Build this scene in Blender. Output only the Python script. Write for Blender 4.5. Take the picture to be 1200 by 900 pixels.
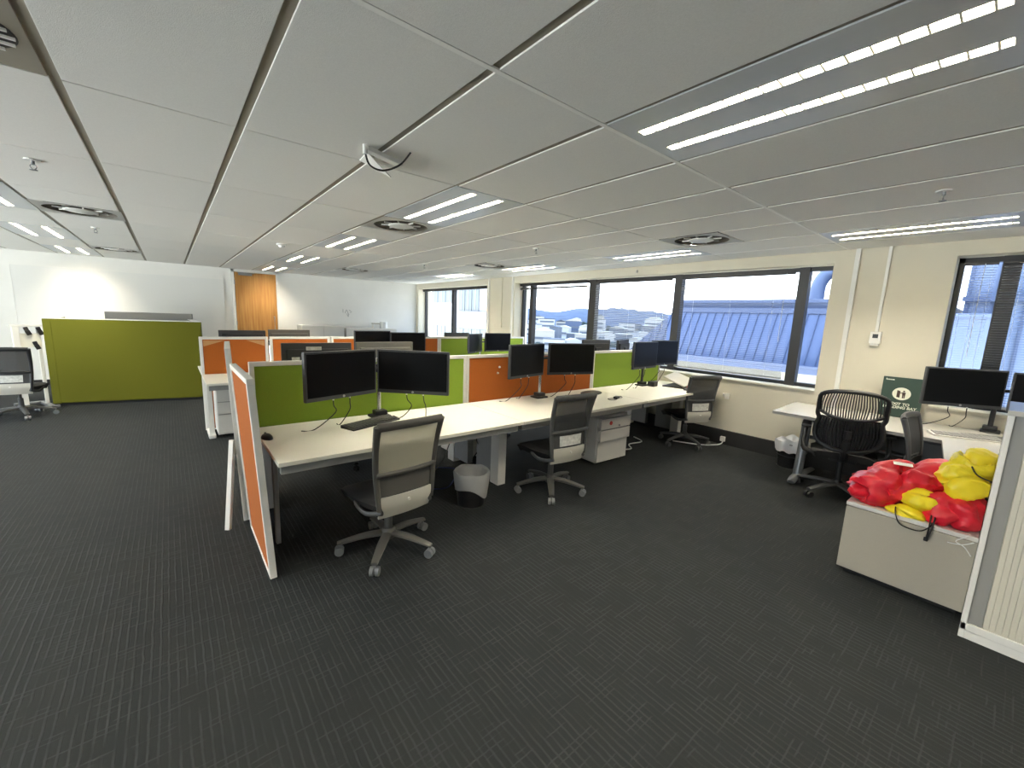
import bpy, bmesh, math, random
from mathutils import Vector, Matrix, noise
random.seed(7)
PI = math.pi
SC = bpy.context.scene
COL = SC.collection
for o in list(bpy.data.objects):
    bpy.data.objects.remove(o)

# ------------------------------------------------------------------ camera
CAM_H = 1.55
YAW, PITCH, ROLL = 0.691055, 0.158499, 0.038337
fw = Vector((math.sin(YAW)*math.cos(PITCH), math.cos(YAW)*math.cos(PITCH), -math.sin(PITCH)))
rt = Vector((math.cos(YAW), -math.sin(YAW), 0))
up = rt.cross(fw)
rt2 = rt*math.cos(ROLL)+up*math.sin(ROLL)
up2 = up*math.cos(ROLL)-rt*math.sin(ROLL)
cd = bpy.data.cameras.new('camera')
cam = bpy.data.objects.new('camera', cd)
COL.objects.link(cam)
cam.matrix_world = Matrix(((rt2.x, up2.x, -fw.x, 0), (rt2.y, up2.y, -fw.y, 0), (rt2.z, up2.z, -fw.z, CAM_H), (0, 0, 0, 1)))
cd.sensor_width = 36.0
cd.lens = 36.0*485.6/1200
cd.clip_start = 0.05
cd.clip_end = 3000
SC.camera = cam

# ------------------------------------------------------------------ view, world, sun
SC.view_settings.view_transform = 'Standard'
SC.view_settings.look = 'None'
SC.view_settings.exposure = 1.42
SC.view_settings.gamma = 1.0
SC.view_settings.use_curve_mapping = False
SC.cycles.use_denoising = True
SC.cycles.max_bounces = 8
SC.cycles.diffuse_bounces = 5
SC.cycles.sample_clamp_indirect = 4.0

W = bpy.data.worlds.new('sky')
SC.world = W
W.use_nodes = True
nt = W.node_tree
nt.nodes.clear()
out = nt.nodes.new('ShaderNodeOutputWorld')
bg = nt.nodes.new('ShaderNodeBackground')
tc = nt.nodes.new('ShaderNodeTexCoord')
sx = nt.nodes.new('ShaderNodeSeparateXYZ')
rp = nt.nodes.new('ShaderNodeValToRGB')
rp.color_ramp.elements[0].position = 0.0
rp.color_ramp.elements[0].color = (2.1, 2.08, 2.0, 1)  # ground half brightened, added to throw light up at the ceiling
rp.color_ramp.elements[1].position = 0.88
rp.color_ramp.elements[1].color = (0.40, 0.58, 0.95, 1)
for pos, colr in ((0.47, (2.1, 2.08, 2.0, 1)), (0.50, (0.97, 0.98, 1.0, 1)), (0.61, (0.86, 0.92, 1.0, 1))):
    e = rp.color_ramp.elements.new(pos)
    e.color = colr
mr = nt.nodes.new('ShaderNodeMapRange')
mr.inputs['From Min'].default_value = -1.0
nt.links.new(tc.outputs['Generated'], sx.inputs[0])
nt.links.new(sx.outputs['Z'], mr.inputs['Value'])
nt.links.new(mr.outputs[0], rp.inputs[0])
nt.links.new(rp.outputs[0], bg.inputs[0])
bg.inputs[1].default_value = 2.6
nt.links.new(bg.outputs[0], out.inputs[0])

TUBE = 140.0          # brightness of the fluorescent strips

# ------------------------------------------------------------------ materials
def lin(c):
    return tuple(((v/255)/12.92 if v/255 <= 0.04045 else ((v/255+0.055)/1.055)**2.4) for v in c)

def mat(name, rgb, rough=0.6, metal=0.0, var=0.0, vscale=30.0, bump=0.0, bscale=200.0, spec=0.5, emit=None):
    m = bpy.data.materials.new(name)
    m.use_nodes = True
    n = m.node_tree
    b = n.nodes['Principled BSDF']
    c = lin(rgb)
    b.inputs['Base Color'].default_value = (*c, 1)
    b.inputs['Roughness'].default_value = rough
    b.inputs['Metallic'].default_value = metal
    b.inputs['Specular IOR Level'].default_value = spec
    tcn = n.nodes.new('ShaderNodeTexCoord')
    if var > 0:
        nz = n.nodes.new('ShaderNodeTexNoise')
        nz.inputs['Scale'].default_value = vscale
        nz.inputs['Detail'].default_value = 4
        r = n.nodes.new('ShaderNodeValToRGB')
        r.color_ramp.elements[0].position = 0.3
        r.color_ramp.elements[1].position = 0.7
        r.color_ramp.elements[0].color = (*[v*(1-var) for v in c], 1)
        r.color_ramp.elements[1].color = (*[min(1, v*(1+var)) for v in c], 1)
        n.links.new(tcn.outputs['Object'], nz.inputs['Vector'])
        n.links.new(nz.outputs['Fac'], r.inputs[0])
        n.links.new(r.outputs[0], b.inputs['Base Color'])
    if bump > 0:
        nb = n.nodes.new('ShaderNodeTexNoise')
        nb.inputs['Scale'].default_value = bscale
        nb.inputs['Detail'].default_value = 3
        bp = n.nodes.new('ShaderNodeBump')
        bp.inputs['Strength'].default_value = bump
        bp.inputs['Distance'].default_value = 0.004
        n.links.new(tcn.outputs['Object'], nb.inputs['Vector'])
        n.links.new(nb.outputs['Fac'], bp.inputs['Height'])
        n.links.new(bp.outputs[0], b.inputs['Normal'])
    if emit:
        b.inputs['Emission Color'].default_value = (*lin(emit[0]), 1)
        b.inputs['Emission Strength'].default_value = emit[1]
    return m

def sheer(name, rgb, opacity, rough=0.7):
    """woven mesh or thin film: part of the light goes straight through"""
    m = mat(name, rgb, rough)
    n = m.node_tree
    b = n.nodes['Principled BSDF']
    t = n.nodes.new('ShaderNodeBsdfTransparent')
    mx = n.nodes.new('ShaderNodeMixShader')
    mx.inputs[0].default_value = opacity
    n.links.new(t.outputs[0], mx.inputs[1])
    n.links.new(b.outputs[0], mx.inputs[2])
    n.links.new(mx.outputs[0], n.nodes['Material Output'].inputs['Surface'])
    return m

def glass_mat():
    m = bpy.data.materials.new('window_glass')
    m.use_nodes = True
    n = m.node_tree
    n.nodes.clear()
    o = n.nodes.new('ShaderNodeOutputMaterial')
    t = n.nodes.new('ShaderNodeBsdfTransparent')
    t.inputs[0].default_value = (0.93, 0.96, 0.97, 1)
    g = n.nodes.new('ShaderNodeBsdfGlossy')
    g.inputs['Roughness'].default_value = 0.02
    mx = n.nodes.new('ShaderNodeMixShader')
    mx.inputs[0].default_value = 0.0
    n.links.new(t.outputs[0], mx.inputs[1])
    n.links.new(g.outputs[0], mx.inputs[2])
    n.links.new(mx.outputs[0], o.inputs['Surface'])
    return m

def carpet_mat():
    m = bpy.data.materials.new('carpet')
    m.use_nodes = True
    n = m.node_tree
    L = n.links.new
    b = n.nodes['Principled BSDF']
    b.inputs['Roughness'].default_value = 0.95
    b.inputs['Specular IOR Level'].default_value = 0.25
    tcn = n.nodes.new('ShaderNodeTexCoord')
    def mapped(rot):
        mp = n.nodes.new('ShaderNodeMapping')
        mp.inputs['Rotation'].default_value = (0, 0, rot)
        L(tcn.outputs['Object'], mp.inputs['Vector'])
        return mp.outputs[0]
    def wave(rot, scale, dist, dscale, lo, hi):
        w = n.nodes.new('ShaderNodeTexWave')
        w.wave_type = 'BANDS'
        w.bands_direction = 'X'
        w.inputs['Scale'].default_value = scale
        w.inputs['Distortion'].default_value = dist
        w.inputs['Detail'].default_value = 2
        w.inputs['Detail Scale'].default_value = dscale
        L(mapped(rot), w.inputs['Vector'])
        r = n.nodes.new('ShaderNodeMapRange')
        r.inputs['From Min'].default_value = lo
        r.inputs['From Max'].default_value = hi
        L(w.outputs['Fac'], r.inputs['Value'])
        return r.outputs[0]
    def nz(scale, lo, hi, sc=(1, 1, 1)):
        mp = n.nodes.new('ShaderNodeMapping')
        mp.inputs['Scale'].default_value = sc
        L(tcn.outputs['Object'], mp.inputs['Vector'])
        t = n.nodes.new('ShaderNodeTexNoise')
        t.inputs['Scale'].default_value = scale
        t.inputs['Detail'].default_value = 2
        L(mp.outputs[0], t.inputs['Vector'])
        r = n.nodes.new('ShaderNodeMapRange')
        r.inputs['From Min'].default_value = lo
        r.inputs['From Max'].default_value = hi
        L(t.outputs['Fac'], r.inputs['Value'])
        return r.outputs[0]
    def mul(a, c):
        k = n.nodes.new('ShaderNodeMath')
        k.operation = 'MULTIPLY'
        for i, v in enumerate((a, c)):
            if isinstance(v, float): k.inputs[i].default_value = v
            else: L(v, k.inputs[i])
        return k.outputs[0]
    def add(a, c):
        k = n.nodes.new('ShaderNodeMath')
        k.operation = 'ADD'
        k.use_clamp = True
        L(a, k.inputs[0]); L(c, k.inputs[1])
        return k.outputs[0]
    warp = 0.9
    ylines = mul(wave(0.0, 10.5, warp, 1.2, 0.70, 0.98), nz(9.0, 0.30, 0.58, (1.0, 0.5, 1)))      # lines running away along the windows
    xlines = mul(wave(PI/2, 13.0, warp, 1.2, 0.78, 0.98), nz(16.0, 0.52, 0.60, (0.35, 1.4, 1)))     # broken cross lines
    pile = mul(nz(420.0, 0.3, 0.75), 0.35)
    fac = add(mul(add(ylines, xlines), 0.8), mul(pile, 0.7))
    r = n.nodes.new('ShaderNodeValToRGB')
    r.color_ramp.elements[0].color = (*lin((26, 29, 31)), 1)
    r.color_ramp.elements[1].color = (*lin((43, 46, 48)), 1)
    L(fac, r.inputs[0])
    L(r.outputs[0], b.inputs['Base Color'])
    bp = n.nodes.new('ShaderNodeBump')
    bp.inputs['Strength'].default_value = 0.5
    bp.inputs['Distance'].default_value = 0.004
    L(fac, bp.inputs['Height'])
    L(bp.outputs[0], b.inputs['Normal'])
    return m

def wood_mat():
    m = mat('oak_veneer', (170, 122, 62), 0.5)
    n = m.node_tree
    b = n.nodes['Principled BSDF']
    tcn = n.nodes.new('ShaderNodeTexCoord')
    mp = n.nodes.new('ShaderNodeMapping')
    mp.inputs['Scale'].default_value = (14, 14, 0.7)
    t = n.nodes.new('ShaderNodeTexNoise')
    t.inputs['Scale'].default_value = 2.0
    t.inputs['Detail'].default_value = 5
    r = n.nodes.new('ShaderNodeValToRGB')
    r.color_ramp.elements[0].position = 0.3
    r.color_ramp.elements[1].position = 0.7
    r.color_ramp.elements[0].color = (*lin((150, 102, 48)), 1)
    r.color_ramp.elements[1].color = (*lin((178, 132, 72)), 1)
    n.links.new(tcn.outputs['Object'], mp.inputs[0])
    n.links.new(mp.outputs[0], t.inputs['Vector'])
    n.links.new(t.outputs['Fac'], r.inputs[0])
    n.links.new(r.outputs[0], b.inputs['Base Color'])
    return m

M = dict(
    wall=mat('wall_paint', (208, 202, 184), 0.8, var=0.02, vscale=3, bump=0.05, bscale=300),
    wallwhite=mat('wall_paint_white', (226, 225, 220), 0.8, var=0.02, vscale=3, bump=0.05, bscale=300),
    tile=mat('ceiling_tile', (234, 233, 228), 0.95, var=0.03, vscale=160, bump=0.35, bscale=380),
    tbar=mat('ceiling_grid', (150, 144, 130), 0.6),  # recess shade mixed into the colour of the white grid
    tbarwhite=mat('ceiling_runner', (246, 245, 240), 0.5),
    carpet=carpet_mat(),
    black=mat('black_plastic', (24, 24, 26), 0.45),
    blackmatte=mat('black_skirting', (20, 20, 22), 0.8),
    screen=mat('monitor_glass', (7, 8, 11), 0.3, spec=0.14),
    bezel=mat('monitor_bezel', (48, 50, 54), 0.5),
    monback=mat('monitor_back', (30, 31, 34), 0.55),
    silver=mat('silver_plastic', (150, 152, 155), 0.4, metal=0.3),
    chrome=mat('chrome', (215, 215, 218), 0.15, metal=1.0),
    steel=mat('grey_metal', (140, 142, 144), 0.4, metal=0.6),
    chairgrey=mat('chair_grey', (82, 81, 78), 0.5),
    chairframe=mat('chair_frame_grey', (70, 69, 66), 0.5),
    chairdark=mat('chair_dark_grey', (70, 71, 72), 0.5),
    chairpale=mat('chair_pale_panel', (200, 197, 186), 0.55),
    seat=mat('black_seat_fabric', (18, 18, 20), 0.95, bump=0.3, bscale=500),
    meshpale=sheer('pale_chair_mesh', (186, 182, 164), 0.62),
    meshdark=sheer('dark_chair_mesh', (62, 63, 64), 0.78),
    meshblack=sheer('black_chair_mesh', (14, 14, 15), 0.9),
    paper=mat('paper_card', (206, 206, 200), 0.8, var=0.2, vscale=40),
    desk=mat('desk_laminate', (230, 227, 214), 0.38),
    deskedge=mat('desk_edge_grey', (150, 150, 148), 0.5),
    white=mat('white_powdercoat', (226, 224, 218), 0.4),
    whiteboard=mat('whiteboard', (220, 220, 216), 0.3),
    pedestal=mat('pedestal_white', (208, 206, 200), 0.45),
    cabinet=mat('cabinet_beige_grey', (166, 160, 147), 0.55, var=0.02, vscale=200),
    tambour=mat('tambour_slat', (206, 201, 186), 0.5),
    tambourgrey=mat('tambour_grey_strip', (142, 141, 138), 0.5),
    orange=mat('orange_felt', (158, 83, 20), 0.95, var=0.08, vscale=260, bump=0.3, bscale=600),
    green=mat('green_felt', (120, 146, 42), 0.95, var=0.08, vscale=260, bump=0.3, bscale=600),
    booth=mat('booth_green_fabric', (90, 91, 1), 0.95, var=0.10, vscale=200, bump=0.4, bscale=500),
    wood=wood_mat(),
    glass=glass_mat(),
    alu=mat('dark_window_frame', (38, 37, 37), 0.45, metal=0.2),
    blind=mat('blind_slat', (150, 152, 158), 0.45),
    bluetop=mat('laminate_light_grey', (184, 181, 174), 0.2),
    liner=sheer('bin_liner', (206, 207, 206), 0.72, 0.35),
    linerwhite=mat('white_bin_bag', (226, 226, 228), 0.5),
    wire=sheer('black_wire_mesh', (15, 15, 16), 0.82),
    red=mat('red_nylon', (212, 30, 50), 0.36, var=0.1, vscale=6, bump=0.15, bscale=60),
    yellow=mat('yellow_nylon', (246, 224, 44), 0.36, var=0.1, vscale=6, bump=0.15, bscale=60),
    signgreen=mat('sign_green', (40, 62, 55), 0.6),
    signwhite=mat('sign_cream', (236, 238, 222), 0.6),
    signbrown=mat('sign_dark_figure', (58, 40, 32), 0.6),
    cable=mat('black_cable', (16, 16, 17), 0.5),
    cablewhite=mat('white_cable', (225, 225, 222), 0.5),
    cableblue=mat('blue_cable', (30, 44, 110), 0.5),
    redtag=mat('red_label', (206, 70, 60), 0.6),
    tube=mat('fluorescent_tube', (255, 244, 214), 0.5, emit=((255, 247, 228), TUBE)),
    louvre=mat('louvre_white', (232, 226, 205), 0.35),
    troffer=mat('light_housing', (196, 200, 204), 0.34, metal=0.25),
    darkvoid=mat('vent_dark', (84, 78, 68), 0.8),
    ventwhite=mat('vent_white', (222, 222, 218), 0.5),
    roofblue=mat('blue_grey_roofing', (76, 88, 117), 0.6),
    roofband=mat('blue_grey_fascia', (60, 72, 100), 0.6),
    clad=mat('pale_blue_cladding', (92, 105, 132), 0.6),
    render=mat('cream_render', (128, 125, 113), 0.8),
    office=mat('office_white_panel', (118, 121, 126), 0.6),
    officeglass=mat('office_glazing', (58, 68, 74), 0.3),
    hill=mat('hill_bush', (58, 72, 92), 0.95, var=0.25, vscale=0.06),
    town=mat('town_ground', (118, 116, 112), 0.95, var=0.25, vscale=0.08),
)
TOWN = [mat('town_white', (164, 163, 160), 0.8), mat('town_cream', (150, 146, 136), 0.8), mat('town_grey', (84, 90, 100), 0.8),
        mat('town_blue', (66, 78, 100), 0.7), mat('town_terracotta', (112, 68, 48), 0.8), mat('town_slate', (54, 60, 70), 0.7)]
TREE = mat('tree_crown', (42, 54, 50), 0.95, var=0.3, vscale=0.4)

# ------------------------------------------------------------------ mesh helpers
def nb():
    return bmesh.new()

def _merge(bm, t, M4=None):
    if M4 is not None:
        bmesh.ops.transform(t, matrix=M4, verts=t.verts)
    me = bpy.data.meshes.new('tmp')
    t.to_mesh(me)
    t.free()
    bm.from_mesh(me)
    bpy.data.meshes.remove(me)
    return bm

def box(bm, c, s, rot=None, bev=0.0, seg=2):
    t = bmesh.new()
    bmesh.ops.create_cube(t, size=1.0)
    bmesh.ops.scale(t, vec=Vector(s), verts=t.verts)
    if bev > 0:
        bmesh.ops.bevel(t, geom=list(t.edges), offset=min(bev, min(s)*0.48), segments=seg, profile=0.6, affect='EDGES')
    R = rot.to_4x4() if rot is not None else Matrix.Identity(4)
    return _merge(bm, t, Matrix.Translation(Vector(c)) @ R)

def bx(bm, x0, x1, y0, y1, z0, z1, bev=0.0):
    return box(bm, ((x0+x1)/2, (y0+y1)/2, (z0+z1)/2), (abs(x1-x0), abs(y1-y0), abs(z1-z0)), None, bev)

def rotz(a): return Matrix.Rotation(a, 3, 'Z')
def rotx(a): return Matrix.Rotation(a, 3, 'X')
def roty(a): return Matrix.Rotation(a, 3, 'Y')

def cyl(bm, a, b, r, r2=None, seg=16, caps=True):
    a, b = Vector(a), Vector(b)
    d = b-a
    t = bmesh.new()
    bmesh.ops.create_cone(t, cap_ends=caps, segments=seg, radius1=r, radius2=r if r2 is None else r2, depth=d.length)
    q = d.normalized().to_track_quat('Z', 'Y').to_matrix().to_4x4()
    return _merge(bm, t, Matrix.Translation((a+b)/2) @ q)

def lathe(bm, prof, seg=32, c=(0, 0, 0), wob=None, sy=1.0, cap0=False, cap1=False):
    rings = []
    for k, (r, z) in enumerate(prof):
        ring = []
        for i in range(seg):
            a = 2*PI*i/seg
            rr, zz = r, z
            if wob:
                rr, zz = wob(k, a, r, z)
            ring.append(bm.verts.new((c[0]+rr*math.cos(a), c[1]+rr*sy*math.sin(a), c[2]+zz)))
        rings.append(ring)
    for k in range(len(rings)-1):
        for i in range(seg):
            j = (i+1) % seg
            bm.faces.new((rings[k][i], rings[k][j], rings[k+1][j], rings[k+1][i]))
    if cap0: bm.faces.new(list(reversed(rings[0])))
    if cap1: bm.faces.new(rings[-1])
    return bm

def smooth_path(pts, n=6, closed=False):
    P = [Vector(p) for p in pts]
    if len(P) < 3: return P
    res = []
    m = len(P)
    rng = range(m if closed else m-1)
    for i in rng:
        if closed:
            p0, p1, p2, p3 = P[(i-1) % m], P[i], P[(i+1) % m], P[(i+2) % m]
        else:
            p0, p1, p2, p3 = P[max(i-1, 0)], P[i], P[i+1], P[min(i+2, m-1)]
        for k in range(n):
            t = k/n
            res.append(0.5*((2*p1)+(-p0+p2)*t+(2*p0-5*p1+4*p2-p3)*t*t+(-p0+3*p1-3*p2+p3)*t**3))
    if not closed: res.append(P[-1])
    return res

def tube(bm, pts, r, seg=8, smooth=6, closed=False, flat=1.0, upv=(0, 0, 1)):
    """sweep an ellipse (r wide, r*flat along the second axis) along the points; r may be a list"""
    P = smooth_path(pts, smooth, closed) if smooth > 1 else [Vector(p) for p in pts]
    n = len(P)
    rings = []
    U = Vector(upv)
    for i in range(n):
        if closed: d = P[(i+1) % n]-P[(i-1) % n]
        else: d = P[min(i+1, n-1)]-P[max(i-1, 0)]
        if d.length < 1e-9: d = Vector((0, 0, 1))
        d.normalize()
        s = d.cross(U)
        if s.length < 1e-3: s = d.cross(Vector((1, 0, 0)))
        s.normalize()
        v = s.cross(d).normalized()
        if isinstance(r, (list, tuple)):
            f = i/(n-1)*(len(r)-1)
            k = min(int(f), len(r)-2)
            rr = r[k]+(r[k+1]-r[k])*(f-k)
        else: rr = r
        rings.append([bm.verts.new(P[i]+s*rr*math.cos(2*PI*j/seg+PI/seg)+v*rr*flat*math.sin(2*PI*j/seg+PI/seg)) for j in range(seg)])
    for i in range(n if closed else n-1):
        A, B = rings[i], rings[(i+1) % n]
        for j in range(seg):
            k = (j+1) % seg
            bm.faces.new((A[j], A[k], B[k], B[j]))
    if not closed:
        bm.faces.new(list(reversed(rings[0])))
        bm.faces.new(rings[-1])
    return bm

def patch(bm, f, nu, nv, th=0.0):
    t = bmesh.new()
    V = [[t.verts.new(f(i/nu, j/nv)) for j in range(nv+1)] for i in range(nu+1)]
    for i in range(nu):
        for j in range(nv):
            t.faces.new((V[i][j], V[i+1][j], V[i+1][j+1], V[i][j+1]))
    if th:
        bmesh.ops.recalc_face_normals(t, faces=t.faces)
        bmesh.ops.solidify(t, geom=list(t.faces), thickness=th)
    return _merge(bm, t)

def prism(bm, poly, axis, a, b):
    """extrude a polygon (2D pairs in the two other axes, in order) along an axis from a to b"""
    def P(u, v, w):
        return {'X': (w, u, v), 'Y': (u, w, v), 'Z': (u, v, w)}[axis]
    A = [bm.verts.new(P(u, v, a)) for u, v in poly]
    B = [bm.verts.new(P(u, v, b)) for u, v in poly]
    n = len(poly)
    bm.faces.new(A)
    bm.faces.new(list(reversed(B)))
    for i in range(n):
        j = (i+1) % n
        bm.faces.new((A[j], A[i], B[i], B[j]))
    return bm

def obj(name, bm, material, parent=None, smooth=False, recalc=True):
    if recalc: bmesh.ops.recalc_face_normals(bm, faces=bm.faces)
    me = bpy.data.meshes.new(name)
    bm.to_mesh(me)
    bm.free()
    me.materials.append(material)
    if smooth:
        for p in me.polygons: p.use_smooth = True
        try: me.set_sharp_from_angle(angle=math.radians(40))
        except Exception: pass
    o = bpy.data.objects.new(name, me)
    COL.objects.link(o)
    if parent is not None: o.parent = parent
    return o

def tag(o, label, cat, group=None, kind=None):
    o['label'] = label
    o['category'] = cat
    if group: o['group'] = group
    if kind: o['kind'] = kind
    return o

def thing(name, label, cat, loc=(0, 0, 0), rz=0.0, group=None):
    o = bpy.data.objects.new(name, None)
    o.empty_display_size = 0.1
    COL.objects.link(o)
    o.location = loc
    o.rotation_euler = (0, 0, rz)
    return tag(o, label, cat, group)

def kids(o): return [c for c in bpy.data.objects if c.parent == o]

def dup(root, loc, rz, label, group=None):
    r = root.copy()
    COL.objects.link(r)
    r.location = loc
    r.rotation_euler = (0, 0, rz)
    r['label'] = label
    if group: r['group'] = group
    for ch in kids(root):
        c = ch.copy()
        COL.objects.link(c)
        c.parent = r
        for g in kids(ch):
            d = g.copy()
            COL.objects.link(d)
            d.parent = c
    return r

def struct(name, bm, m, parent=None, smooth=False):
    o = obj(name, bm, m, parent, smooth)
    if parent is None: o['kind'] = 'structure'
    return o

def setting(name):
    o = bpy.data.objects.new(name, None)
    COL.objects.link(o)
    o['kind'] = 'structure'
    return o

# ------------------------------------------------------------------ room shell
XW, YB, ZC = 5.60, 11.27, 2.391      # window wall, back wall, ceiling
XL, YF = -5.2, -3.4                  # left wall, wall behind the camera
XG = 5.86                            # plane of the glass
SILL, HEAD = 0.85, 2.26

b = nb(); bx(b, XL, XG+0.25, YF, YB, -0.12, 0.0)
struct('floor', b, M['carpet'])
b = nb(); bx(b, XL-0.2, XG+0.25, YB, YB+0.2, -0.1, 2.75)
struct('wall_back', b, M['wallwhite'])
# unseen left wall: glazed opening added to bring daylight onto the ceiling
ADDED_WIN = (0.5, 9.9)
b = nb(); bx(b, XL-0.2, XL, YF, ADDED_WIN[0], -0.1, 2.75); bx(b, XL-0.2, XL, ADDED_WIN[1], YB, -0.1, 2.75)
bx(b, XL-0.2, XL, ADDED_WIN[0], ADDED_WIN[1], 2.36, 2.75); bx(b, XL-0.2, XL, ADDED_WIN[0], ADDED_WIN[1], -0.1, 0.12)
struct('wall_left', b, M['wallwhite'])
b = nb(); bx(b, XL-0.2, XG+0.25, YF-0.2, YF, -0.1, 2.75)
struct('wall_front', b, M['wallwhite'])
# window wall with three openings (y ranges)
OPEN = [(-1.30, 0.475), (1.395, 6.79), (7.78, 11.15)]
b = nb()
T = XG+0.12
bx(b, XW, T, YF, YB, -0.1, SILL)
bx(b, XW, T, YF, YB, HEAD, 2.75)
ys = [YF]+[v for o in OPEN for v in o]+[YB]
for i in range(0, len(ys), 2):
    bx(b, XW, T, ys[i], ys[i+1], SILL, HEAD)
struct('wall_window', b, M['wall'])
# slab above
b = nb(); bx(b, XL-0.2, XG+0.25, YF-0.2, YB+0.2, 2.75, 2.95)
struct('trim_slab', b, M['wallwhite'])

b = nb(); bx(b, XW-0.035, XW, YF, YB, 0.0, 0.19, 0.004)
struct('baseboard_window', b, M['blackmatte'])
b = nb(); bx(b, XL, 1.12, YB-0.015, YB, 0.0, 0.10); bx(b, 2.06, XW-0.04, YB-0.015, YB, 0.0, 0.10)
struct('baseboard_back', b, M['blackmatte'])
# pilaster covers and conduits on the window wall
b = nb(); bx(b, XW-0.03, XW, 1.175, 1.215, 0.19, ZC)
struct('trim_1', b, M['wallwhite'])
b = nb(); bx(b, XW-0.03, XW, 6.83, 6.87, 0.19, ZC); bx(b, XW-0.03, XW, 7.66, 7.70, 0.19, ZC)
struct('trim_2', b, M['wallwhite'])
# window sills
for i, (y0, y1) in enumerate(OPEN):
    b = nb(); bx(b, XW-0.018, XG-0.03, y0, y1, SILL, SILL+0.018, 0.004)
    struct('trim_%d' % (i+3), b, M['wall'])

# ceiling: tiles and exposed grid in one mesh, holes where lights and vents sit
TX0, TDX, TY0, TDY = 0.326, 0.6, 0.075, 1.21
LIGHTS = []      # (ix, iy) cells counted from TX0/TY0
for iy in (0, 2, 4, 6, 8): LIGHTS.append((2, iy))
for iy in (0, 2, 4, 6): LIGHTS.append((7, iy))
for iy in (4, 6, 8): LIGHTS.append((-3, iy))
LIGHTS += [(2, -2), (7, -2), (-3, -2), (-3, 0), (-3, 2)]
VENTS = [(2, 3, 0), (6, 1, 1), (6, 4, 1), (-2, 4, 1), (-2, 7, 1), (4, 7, 0)]   # ix, iy, half (0 near, 1 far)
SPEAKER = (-2, 1, 1)
halfset = {(v[0], v[1], v[2]) for v in VENTS+[SPEAKER]}
fullset = set(LIGHTS)
bt = nb()
ix0 = math.floor((XL-TX0)/TDX); ix1 = math.ceil((XW-TX0)/TDX)
iy0 = math.floor((YF-TY0)/TDY); iy1 = math.ceil((YB-TY0)/TDY)
GX, GY = 0.017, 0.004
for ix in range(ix0, ix1):
    for iy in range(iy0, iy1):
        if (ix, iy) in fullset: continue
        x0, x1 = TX0+ix*TDX+GX, TX0+(ix+1)*TDX-GX
        y0, y1 = TY0+iy*TDY+GY, TY0+(iy+1)*TDY-GY
        if iy == 1: y0 += 0.008
        if iy == 0: y1 -= 0.008
        x0, x1 = max(x0, XL), min(x1, XW)
        if x1-x0 < 0.02: continue
        h0, h1 = (ix, iy, 0) in halfset, (ix, iy, 1) in halfset
        if h0: y0 = TY0+iy*TDY+TDY/2+GY
        if h1: y1 = TY0+iy*TDY+TDY/2-GY
        y0, y1 = max(y0, YF), min(y1, YB)
        if y1-y0 < 0.02 or y1 < y0: continue
        bx(bt, x0, x1, y0, y1, ZC, ZC+0.020, 0.002)
struct('ceiling', bt, M['tile'])
bg_ = nb()
for ix in range(ix0, ix1+1):
    x = TX0+ix*TDX
    if XL < x < XW-0.01: bx(bg_, x-0.0165, x+0.0165, YF, YB, ZC+0.006, ZC+0.010)
for iy in range(iy0, iy1+1):
    y = TY0+iy*TDY
    if YF < y < YB:
        if iy == 1:
            br_ = nb(); bx(br_, XL, XW, y-0.011, y+0.011, ZC-0.001, ZC+0.0075, 0.001)
            struct('trim_7', br_, M['tbarwhite'])
        else: bx(bg_, XL, XW, y-0.008, y+0.008, ZC+0.006, ZC+0.0078)
struct('trim_6', bg_, M['tbar'])

# ------------------------------------------------------------------ door on the back wall
door = setting('door_1')
b = nb(); bx(b, 1.185, 1.995, YB-0.045, YB-0.004, 0.01, 2.325, 0.002)
obj('door_leaf', b, M['wood'], door)
b = nb(); bx(b, 1.13, 1.18, YB-0.055, YB, 0, 2.385); bx(b, 2.0, 2.05, YB-0.055, YB, 0, 2.385); bx(b, 1.13, 2.05, YB-0.055, YB, 2.33, 2.385)
obj('door_frame', b, M['wallwhite'], door)
b = nb(); bx(b, 1.26, 1.52, YB-0.10, YB-0.045, 2.255, 2.315, 0.008); tube(b, [(1.42, YB-0.10, 2.30), (1.55, YB-0.18, 2.305), (1.24, YB-0.10, 2.315)], 0.008, 6, 1)
obj('door_closer', b, M['steel'], door)
b = nb(); tube(b, [(1.925, YB-0.045, 1.36), (1.925, YB-0.095, 1.36), (1.925, YB-0.095, 1.02), (1.925, YB-0.045, 1.02)], 0.011, 8, 1)
obj('door_handle', b, M['steel'], door)
b = nb()
for z in (0.25, 1.2, 2.1): cyl(b, (1.182, YB-0.05, z-0.05), (1.182, YB-0.05, z+0.05), 0.009)
obj('hinge', b, M['steel'], door)

# ------------------------------------------------------------------ windows
def window(name, y0, y1, mull, transom=None):
    w = setting(name)
    f = nb()
    d0, d1 = XG-0.05, XG+0.03
    bx(f, d0, d1, y0, y1, HEAD-0.045, HEAD)
    bx(f, d0, d1, y0, y1, SILL+0.018, SILL+0.06)
    bx(f, d0, d1, y0, y0+0.04, SILL, HEAD)
    bx(f, d0, d1, y1-0.04, y1, SILL, HEAD)
    obj('window_frame', f, M['alu'], w)
    edges = [y0+0.04]
    for (a, c) in mull:
        m_ = nb(); bx(m_, d0-0.02, d1, a, c, SILL+0.018, HEAD)
        obj('mullion', m_, M['alu'], w)
        edges += [a, c]
    edges.append(y1-0.04)
    for i in range(0, len(edges), 2):
        g = nb(); bx(g, XG-0.002, XG+0.002, edges[i], edges[i+1], SILL+0.06, HEAD-0.045)
        obj('pane', g, M['glass'], w)
    return w
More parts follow.
